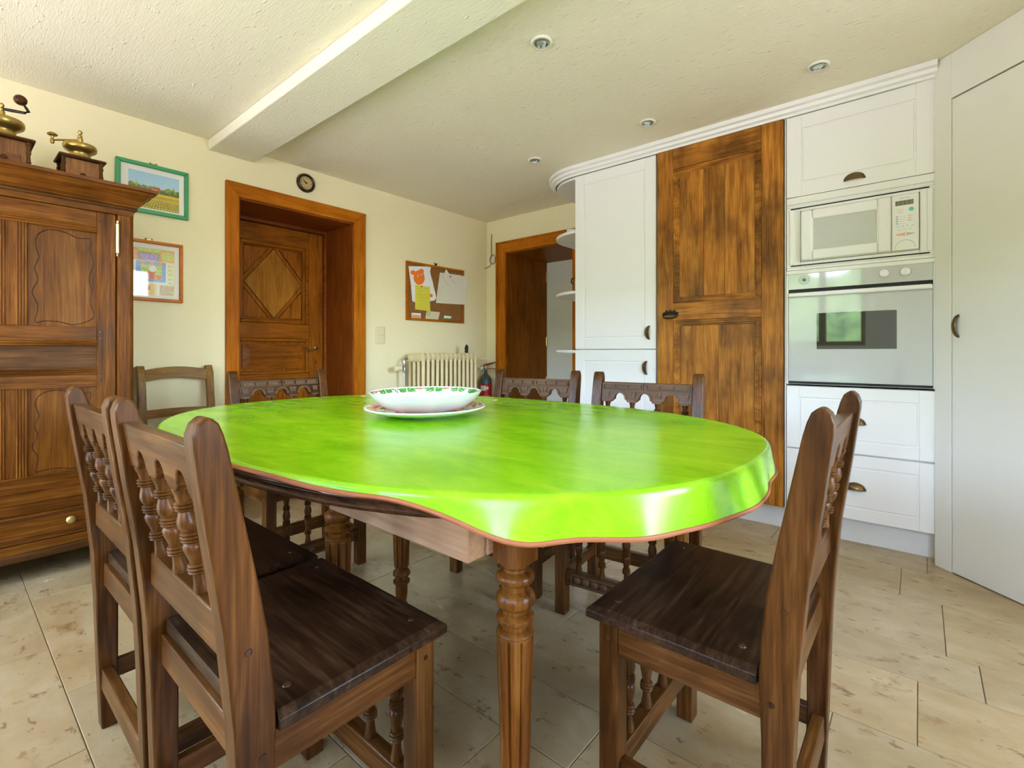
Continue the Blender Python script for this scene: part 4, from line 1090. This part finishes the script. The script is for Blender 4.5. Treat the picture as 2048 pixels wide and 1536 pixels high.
def leg_mesh(ztop, r=1.0, fl_hi=.478, fl_lo=.225):
    mb = MB(); seg = 96
    bz = .585
    mb.box(-.030, .030, -.030, .030, bz, ztop)
    prof = [(.026,bz),(.0265,.579),(.0215,.574),(.0225,.569),(.031,.566),(.0355,.560),(.0355,.554),(.031,.548),(.0245,.545),(.0245,.536),(.029,.532),(.035,.526),(.0368,.517),(.035,.509),(.029,.503),(.0245,.500),(.0245,.494),(.031,.491),(.0357,.485),(.0345,.479),(.027,.475),(.0245,.472),(.0250,.465),(.032,.462),(.0352,.457),(.034,.453)]
    low = [(.0255,.222),(.018,.216),(.024,.208),(.031,.198),(.031,.188),(.020,.178),(.022,.172),(.030,.164),(.030,.156),(.020,.148),(.021,.140),(.022,.115),(.018,.085),(.017,.075),(.022,.066),(.022,.058),(.016,.052),(.019,.040),(.023,.024),(.020,.008),(.014,0)]
    def ring(r, z, fl_=0):
        o = []
        for i in range(seg):
            a = 2*PI*i/seg
            rr = r*(1-fl_*max(0, math.cos(a*9))**7)
            o.append((rr*math.cos(a), rr*math.sin(a), z))
        return o
    rings = [ring(r_, z) for r_, z in prof]
    rings += [ring(.0345, .452, .02), ring(.0345, .444, .16), ring(.0335, .40, .18), ring(.0300, .30, .18), ring(.0268, .206, .18), ring(.0264, .198, .03)]
    rings += [ring(r_, z*.875) for r_, z in low]
    mb.loft(rings)
    return mb
LM = wood('leg', 'z')
leg0 = None
for x, y in ((.690,.572),(1.43,.56),(.720,1.235),(1.43,1.24),(.70,1.92),(1.43,1.90),(1.09,1.44)):
    if leg0 is None: leg0 = obj('leg', leg_mesh(.707), LM, tb, smooth=40); o = leg0
    else: o = leg0.copy(); C.objects.link(o)
    o.parent = tb; o.location = (x-TCX, y-TCY, 0)

# felt pad and oilcloth
def sm(a, b, x):
    t_ = max(0, min(1, (x-a)/(b-a))); return t_*t_*(3-2*t_)
def drop(phi):
    d = math.degrees(phi) % 360
    lo = .010 + .004*math.sin(phi*9)
    k = 1-(sm(150, 176, d)*(1-sm(211, 231, d)))
    return lo+(.069-lo)*k + .003*math.sin(phi*7+1)*k
def sheet(a, b, z, dropf, wave, out, nskirt=8, nring=26, wr=0):
    mb = MB(); rings = []; R0 = .010
    for k in range(1, nring+1):
        s = k/nring
        s = s**.8
        ring = []
        for p in PH:
            x, y = oval(p, a-R0, b-R0); x *= s; y *= s
            zz = z + wr*.0007*mnoise.noise((x*2.5, y*5, 1))*(1-s**8)
            ring.append((x, y, zz))
        rings.append(ring)
    for k in range(1, 5):
        t_ = PI/2*k/5
        rings.append([(*oval(p, a-R0+R0*math.sin(t_), b-R0+R0*math.sin(t_)), z-R0*(1-math.cos(t_))*min(1, dropf(p)/R0)) for p in PH])
    for k in range(1, nskirt+1):
        t_ = k/nskirt; ring = []
        for p in PH:
            dd = dropf(p); kk = min(1, dd/.05)
            wv = wave*kk*(math.sin(p*15+1.2*math.sin(p*3))*.6 + math.sin(p*27+.7)*.25 + .5*mnoise.noise((math.cos(p)*6, math.sin(p)*6, 7)))*t_
            o_ = out*t_*kk + wv
            x, y = oval(p, a, b)
            n = Vector((x/(a*a), y/(b*b))); n.normalize()
            ring.append((x+n.x*o_, y+n.y*o_, z-R0*min(1, dd/R0)*.95-max(0, dd-R0)*t_))
        rings.append(ring)
    mb.loft(rings, True, False)
    mb.add([(0,0,z)] + rings[0], [(0, i+1, (i+1) % 256+1) for i in range(256)])
    return mb, rings[-1]
tc = thing('tablecloth', 'lime green oilcloth with brown binding spread over the oval table', 'tablecloth', (TCX, TCY, 0))
mb, edge = sheet(TA, TB, .7572, drop, .010, .010, wr=1, nskirt=10, nring=60)
bm2 = bmesh.new()
oc = obj('cloth', mb, M['cloth'], tc, smooth=70)
mbt = MB(); 
mbt.tube([(x*1.0, y*1.0, z-.001) for x, y, z in edge], .0042, 6, closed=True)
obj('binding', mbt, M['trim_brown'], tc, smooth=60, label='brown binding along the cloth edge')
for mx_, my_, ma_ in ((1.335, 2.06, .5), (1.60, 1.44, .2)):
    obj('pale_mark', MB(lambda a, b, c: (mx_-TCX+a*math.cos(ma_)-b*.45*math.sin(ma_), my_-TCY+a*math.sin(ma_)+b*.45*math.cos(ma_), c)).lathe([(.020,.7575),(.019,.7584),(.006,.7587)], 14), M['papercream'], tc)
def pdrop(phi):
    d = math.degrees(phi) % 360
    return .003 + .012*sm(199, 204, d)*(1-sm(208, 215, d))
mbp, _ = sheet(TA-.001, TB-.001, .7520, pdrop, .003, .006, nskirt=3, nring=6)
tag(obj('table_pad', MBp if False else (lambda m_: (setattr(m_, 'v', [(x+TCX, y+TCY, z) for x, y, z in m_.v]), m_)[1])(mbp), M['felt'], smooth=60), 'white felt pad peeping out between cloth and table edge', 'table pad')

# plate and bowl
BX, BY = 1.075, 1.2855
def glaze(kind):
    rnd = random.Random(4 if kind == 'bowl' else 11)
    leaves = [(2*PI*(i+.15*rnd.random())/11, .80+.06*rnd.random()) for i in range(11)]
    fr = [(2*PI*(i+.5)/11+.05*rnd.random(), .95) for i in range(11)]
    def f(s, t_):
        th = 2*PI*s; r = t_
        if r > .965: return (240, 243, 238)
        for a, rr in leaves:
            dx = ((th-a+PI) % (2*PI)-PI)*1.0; dy = (r-rr)*1.6
            ps = math.atan2(dx, dy); rho = math.hypot(dx, dy)
            if rho < .26*(.62+.38*abs(math.cos(2.5*ps))):
                if abs(dx) < .012 or (abs(math.sin(2.5*ps)) < .10 and rho > .05): return (190, 214, 160)
                k = mnoise.noise((dx*22, dy*22, a)); return (74+40*k, 140+44*k, 66+30*k)
        for i, (a, rr) in enumerate(fr):
            dx = ((th-a+PI) % (2*PI)-PI)*.95; dy = (r-rr+.10)*1.15
            if math.hypot(dx, dy) < .085 and i % 2 == 0: return (232, 112, 112)
            if i % 2 == 1 and abs(dx-.25*dy) < .016 and abs(dy) < .2: return (50, 92, 62)
        return (240, 240, 234)
    def g(s, t_):
        th = 2*PI*s
        k = mnoise.noise((math.cos(th)*3.2, math.sin(th)*3.2, t_*5)); k2 = mnoise.noise((math.cos(th)*9+4, math.sin(th)*9, t_*9))
        if t_ > .97: return (236, 238, 232)
        if k > .12: return (214+20*k2, 104+20*k2, 70)
        if k < -.22: return (66+30*k2, 104+30*k2, 52)
        if k2 > .30: return (206, 120, 112)
        return (234, 226, 212)
    return f if kind == 'bowl' else g
def revolve_glazed(name, label, cat, prof_in, prof_out, z0, kind):
    t = thing(name, label, cat, (BX, BY, z0), math.radians(40))
    t.scale = (1.17, 1.035, 1)      # slightly oval, longer across the table
    mb = MB(); mb.lathe(prof_out, 64, caps=False); obj('outside', mb, M['ceramic'], t, smooth=50)
    n = len(prof_in)-1
    def fn(s, q):
        k = q*n; i = min(n-1, int(k)); fk = k-i
        r = prof_in[i][0]*(1-fk)+prof_in[i+1][0]*fk; z = prof_in[i][1]*(1-fk)+prof_in[i+1][1]*fk
        return (r*math.cos(2*PI*s), r*math.sin(2*PI*s), z)
    mb = MB(); mb.grid(240, 48, fn, glaze(kind)); obj('painted_inside', mb, M['glazed'], t, smooth=60, label='glazed inside painted with leaves and fruit')
    return t
revolve_glazed('plate', 'large painted ceramic plate under the bowl on the table', 'plate',
    [(0.001,.011),(.06,.011),(.115,.012),(.130,.014),(.155,.020),(.178,.027),(.190,.0305)],
    [(.0,.002),(.100,.002),(.105,0),(.108,.003),(.135,.007),(.165,.014),(.188,.022),(.1945,.027),(.1940,.031),(.190,.0305)], .7583, 'plate')
revolve_glazed('salad_bowl', 'large white ceramic bowl painted inside with leaves, standing on a plate', 'bowl',
    [(r_, z_*.80) for r_, z_ in [(0.001,.006),(.070,.008),(.115,.022),(.145,.042),(.162,.062),(.172,.078),(.1755,.0835)]],
    [(r_, z_*.80) for r_, z_ in [(.0,.001),(.085,.001),(.088,0),(.100,.004),(.125,.016),(.150,.036),(.168,.058),(.178,.076),(.1820,.0835),(.1800,.0855),(.1765,.0850),(.1755,.0835)]], .7705, 'bowl')

# ------------------------------------------------------------------ carved chairs
CHZ, CHX, CHY = wood('chair', 'z'), wood('chair', 'x'), wood('chair', 'y')
CW = .455
def make_chair():
    t = thing('dining_chair', 'x', 'chair', (0,0,0), 0, 'carved oak chairs around the dining table')
    O = -.17
    rear = [(0,.0),(-.006,.15),(-.012,.34),(-.018,.46),(-.031,.60),(-.050,.73),(-.065,.845),(-.066,.862),(-.061,.877),(-.052,.885)]
    frt = [(.038,0),(.034,.15),(.034,.34),(.038,.44),(.035,.50),(.026,.58),(.012,.66),(-.004,.74),(-.024,.84),(-.030,.862),(-.036,.877),(-.045,.885)]
    poly = [(O+y, z) for y, z in rear] + [(O+y, z) for y, z in reversed(frt)]
    for x0, x1 in ((-CW/2, -CW/2+.040), (CW/2-.040, CW/2)):
        p = obj('back_post', MB().prism(poly, x0, x1, 'x'), CHZ, t, bevel=.004, seg=2)
        s = -1 if x0 < 0 else 1
        for yy, zz in ((-.005+.024, .405), (-.020+.02, .56)):
            obj('peg', MB().lathe([(.006, (x1 if s > 0 else x0)-.001*s), (.005, (x1 if s > 0 else x0)+.0012*s)], 8, (0, O+yy, zz), 'x'), wood('edge', 'z'), p)
    xi = CW/2-.040
    def ly(z, which):  # centre line of the post at height z
        def ip(l):
            for (a, za), (b, zb) in zip(l[:-1], l[1:]):
                if za <= z <= zb: return a+(b-a)*(z-za)/(zb-za)
            return l[-1][0]
        return O+(ip(rear)+ip(frt))/2
    zt, zb = .842, .760
    xs = [-xi+2*xi*f for f in (.075, .36, .64, .925)]
    # top rail with three arches between four lobes
    pl = [(-xi, zt), (-xi, zb)]
    hw = .0225
    for k in range(3):
        a, b = xs[k], xs[k+1]; c = (a+b)/2
        pl += [(c-hw-.012, zb), (c-hw-.006, zb+.008), (c-hw, zb+.010)]
        for i in range(9):
            q = PI-PI*i/8; pl.append((c+hw*math.cos(q), zb+.016+.0225*math.sin(q)))
        pl += [(c+hw, zb+.010), (c+hw+.006, zb+.008), (c+hw+.012, zb)]
    pl += [(xi, zb), (xi, zt)]
    yt, yb = ly(zt, 0), ly(zb, 0); sl = (yt-yb)/(zt-zb)
    th = .011
    TR = lambda x, y, z: (x, yb+(z-zb)*sl+y, z)
    tr = obj('top_rail', MB(TR).prism(pl, -th, th, 'y'), CHX, t, bevel=.0025, seg=2)
    # carving on the front face
    mb = MB(TR); f0, f1 = th-.001, th+.0055
    for x0, x1 in ((-xi+.008, -.006), (.006, xi-.008)):
        frm(mb, x0, x1, .812, .837, .004, f0, f1)
        L = (x1-x0-.008)/3
        for k in range(3): mb.prism([(x0+.004+L*k+.003, .817), (x0+.004+L*(k+1)-.003, .817), (x0+.004+L*(k+1)-.006, .832), (x0+.004+L*k+.006, .832)], f0, f1-.0008, 'y')
    for k in range(3):
        c = (xs[k]+xs[k+1])/2
        ro, ri = hw+.010, hw+.001
        n = 10
        arc = [(c+ro*math.cos(PI-PI*i/n), zb+.014+(.0325)*math.sin(PI*i/n)) for i in range(n+1)] + [(c+ri*math.cos(PI*i/n), zb+.014+.0245*math.sin(PI*i/n)) for i in range(n+1)]
        mb.prism(arc, f0, f1, 'y')
    for k, x in enumerate(xs):
        if k in (0, 3): a, b = (x-.018, x+.010) if k == 0 else (x-.010, x+.018)
        else: a, b = x-.017, x+.017
        mb.prism([(a, .804), (b, .804), (b-.004, .782), (a+.004, .782)], f0, f1-.001, 'y')
        if k in (1, 2): mb.prism([(x-.0015, .802), (x+.0015, .802), (x+.0015, .784), (x-.0015, .784)], f0, f1+.0015, 'y')
        mb.box(a-.002, b+.002, f0, f1-.0015, zb+.001, zb+.007)
    obj('carving', mb, wood('carved', 'x'), tr, smooth=0)
    # lower back rail
    z0, z1 = .530, .590
    yl = ly((z0+z1)/2, 0)
    lr = obj('lower_back_rail', MB().box(-xi, xi, yl-.013, yl+.013, z0, z1), CHX, t, bevel=.003)
    # turned spindles
    def spindle(x, y, zlo, zhi, ylo, yhi, sc_=1.0):
        prof = [(0,.0125),(.03,.0130),(.09,.0105),(.17,.0088),(.185,.0088),(.19,.0135),(.20,.0150),(.212,.0135),(.216,.0115),(.220,.0138),(.232,.0155),(.244,.0138),(.248,.0115),(.252,.0130),(.264,.0142),(.276,.0125),(.28,.0092),(.33,.0108),(.40,.0142),(.445,.0150),(.475,.0125),(.485,.0105),(.490,.0140),(.502,.0155),(.512,.0140),(.516,.0118),(.520,.0142),(.532,.0160),(.544,.0142),(.548,.0118),(.552,.0140),(.564,.0152),(.576,.0130),(.58,.0105),(.60,.0130),(.645,.0155),(.69,.0148),(.74,.0118),(.775,.0098),(.78,.0130),(.79,.0148),(.80,.0130),(.804,.0112),(.808,.0132),(.82,.0150),(.832,.0132),(.836,.0112),(.84,.0128),(.85,.0140),(.862,.0120),(.866,.0092),(.92,.0100),(.97,.0125),(1.0,.0130)]
        mb = MB(lambda a, b, c: (x+a, ylo+(yhi-ylo)*(c-zlo)/(zhi-zlo)+b, c))
        mb.lathe([(r*sc_, zlo+(zhi-zlo)*q) for q, r in prof], 14)
        return mb
    for x in xs:
        obj('spindle', spindle(x, 0, z1-.001, zb+.002, yl, ly(zb, 0)), CHZ, t, smooth=50)
    # seat
    sz0, sz1 = .430, .455; yr, yf = O+.012, .190
    hw2 = CW/2+.004
    pts = [(-xi+.002, yr), (xi-.002, yr), (xi-.002, O+.040), (hw2, O+.040), (hw2, yf), (-hw2, yf), (-hw2, O+.040), (-xi+.002, O+.040)]
    mb = MB(); ins = .012
    top = [(px-math.copysign(ins if abs(px) > xi else 0, px), min(py, yf-ins), sz1) for px, py in pts]
    mb.loft([[(px, py, sz0) for px, py in pts], [(px, py, sz1-.010) for px, py in pts], [(px-math.copysign(.004 if abs(px) > xi else 0, px), min(py, yf-.004), sz1-.006) for px, py in pts], top])
    st = obj('seat', mb, wood('seat', 'x'), t, smooth=25, bevel=.0015, seg=2, label='dark worn plank seat')
    for px in (-CW/2+.05, CW/2-.05):
        for py in (O+.075, yf-.045): obj('peg', MB().lathe([(.0075, sz1-.001), (.006, sz1+.0015), (.002, sz1+.002)], 10, (px, py, 0)), wood('edge', 'z'), st)
    # seat rails
    fy0, fy1 = .122, .163
    for s in (-1, 1):
        x1 = s*(CW/2-.006); x0 = s*(CW/2-.026)
        obj('seat_rail', MB().box(min(x0, x1), max(x0, x1), O+.030, fy0, .372, .430), CHY, t, bevel=.002)
    obj('seat_rail', MB().box(-CW/2+.03, CW/2-.03, .132, .154, .372, .430), CHX, t, bevel=.002)
    obj('seat_rail', MB().box(-xi, xi, O+.004, O+.024, .372, .428), CHX, t, bevel=.002)
    # front legs
    for s in (-1, 1):
        a, b = (CW/2-.045, CW/2-.003)
        lg = obj('leg', MB().box(min(s*a, s*b), max(s*a, s*b), fy0, fy1, 0, .430), CHZ, t, bevel=.003)
        obj('peg', MB().lathe([(.0055, s*b-.001*s), (.0045, s*b+.0012*s)], 8, (0, .142, .402), 'x'), wood('edge', 'z'), lg)
    # stretchers
    fs = obj('stretcher', MB().box(-CW/2+.045, CW/2-.045, .128, .158, .115, .165), CHX, t, bevel=.003)
    mb = MB()
    n = 9
    for k in range(n):
        x0 = -.15+.30*k/n
        if k == 4: continue
        mb.ball((x0+.30/n/2, .159, .140), .0145, .006, .013, 10, 6)
    frm(mb, -.158, .158, .122, .158, .004, .156, .162)
    obj('carving', mb, wood('carved', 'x'), fs, smooth=50)
    obj('stretcher', MB().box(-xi, xi, O-.001, O+.024, .105, .158), CHX, t, bevel=.003)
    for s in (-1, 1):
        a, b = s*(CW/2-.034), s*(CW/2-.012)
        obj('stretcher', MB().box(min(a, b), max(a, b), O+.030, fy0, .118, .162), CHY, t, bevel=.003)
    for x in (-.135, -.045, .045, .135):
        obj('spindle', spindle(x, 0, .164, .373, .143, .143, .95), CHZ, t, smooth=50)
    return t
ch0 = make_chair()
GR = 'carved oak chairs around the dining table'
R90 = PI/2
ch0.location = (.445, .9275, 0); ch0.rotation_euler = (0, 0, -R90); ch0['label'] = 'nearest carved oak chair, seen from behind at the lower left'
dup(ch0, (.445, 1.4175, 0), -R90, 'carved oak chair seen from behind, leftmost, nearest the wardrobe', GR)
dup(ch0, (1.087, .333, 0), 0, 'carved oak chair at the right end of the table, seen from its side', GR)
dup(ch0, (1.055, 2.115, 0), PI, 'carved oak chair at the far end of the table before the panelled door', GR)
dup(ch0, (1.652, 1.388, 0), math.radians(97), 'carved oak chair across the table in front of the open doorway', GR)
dup(ch0, (1.674, .838, 0), math.radians(97), 'carved oak chair across the table in front of the old pantry door', GR)

# plain chair by the wall
t = thing('side_chair', 'plain light oak chair with curved crest rail against the wall', 'chair', (.90, 3.10, 0))
OZ, OX = wood('oak', 'z'), wood('oak', 'x')
prof_b = [(.17,0),(.165,.2),(.165,.45),(.185,.65),(.205,.80),(.215,.86),(.235,.885)]
prof_f = [(.135,0),(.130,.2),(.125,.45),(.150,.65),(.172,.80),(.178,.85),(.205,.893)]
for s in (-1, 1):
    xa, xb = s*.150, s*.188
    obj('back_post', MB().prism([(y, z) for y, z in prof_b]+[(y, z) for y, z in reversed(prof_f)], min(xa, xb), max(xa, xb), 'x'), OZ, t, bevel=.004)
    obj('leg', MB().prism([(s*.150-.018, 0), (s*.150+.018, 0), (s*.155+.020, .43), (s*.155-.020, .43)], -.185, -.148, 'y'), OZ, t, bevel=.003)
def curved_rail(z0, z1, bow, dy):
    n = 12; rings = []
    for i in range(n+1):
        s = -1+2*i/n; x = .152*s; y = dy+.012*(1-s*s); z = bow*(1-s*s)
        rings.append([(x, y-.010, z0+z), (x, y+.012, z0+z), (x, y+.014, z1+z), (x, y-.008, z1+z)])
    return MB().loft(rings)
obj('crest_rail', curved_rail(.805, .868, .018, .190), OX, t, bevel=.003)
obj('back_rail', curved_rail(.600, .645, .004, .163), OX, t, bevel=.003)
obj('seat', MB().prism([(-.205,-.20),(.205,-.20),(.190,.15),(-.190,.15)], .43, .455, 'z'), OX, t, bevel=.005)
obj('apron', frm(MB(lambda a, b, c: (a, c, b)), -.17, .17, -.17, .145, .02, .37, .43), OX, t, bevel=.002)
for s in (-1, 1): obj('stretcher', MB().box(s*.155-.010, s*.155+.010, -.150, .135, .20, .235), wood('oak', 'y'), t, bevel=.002)
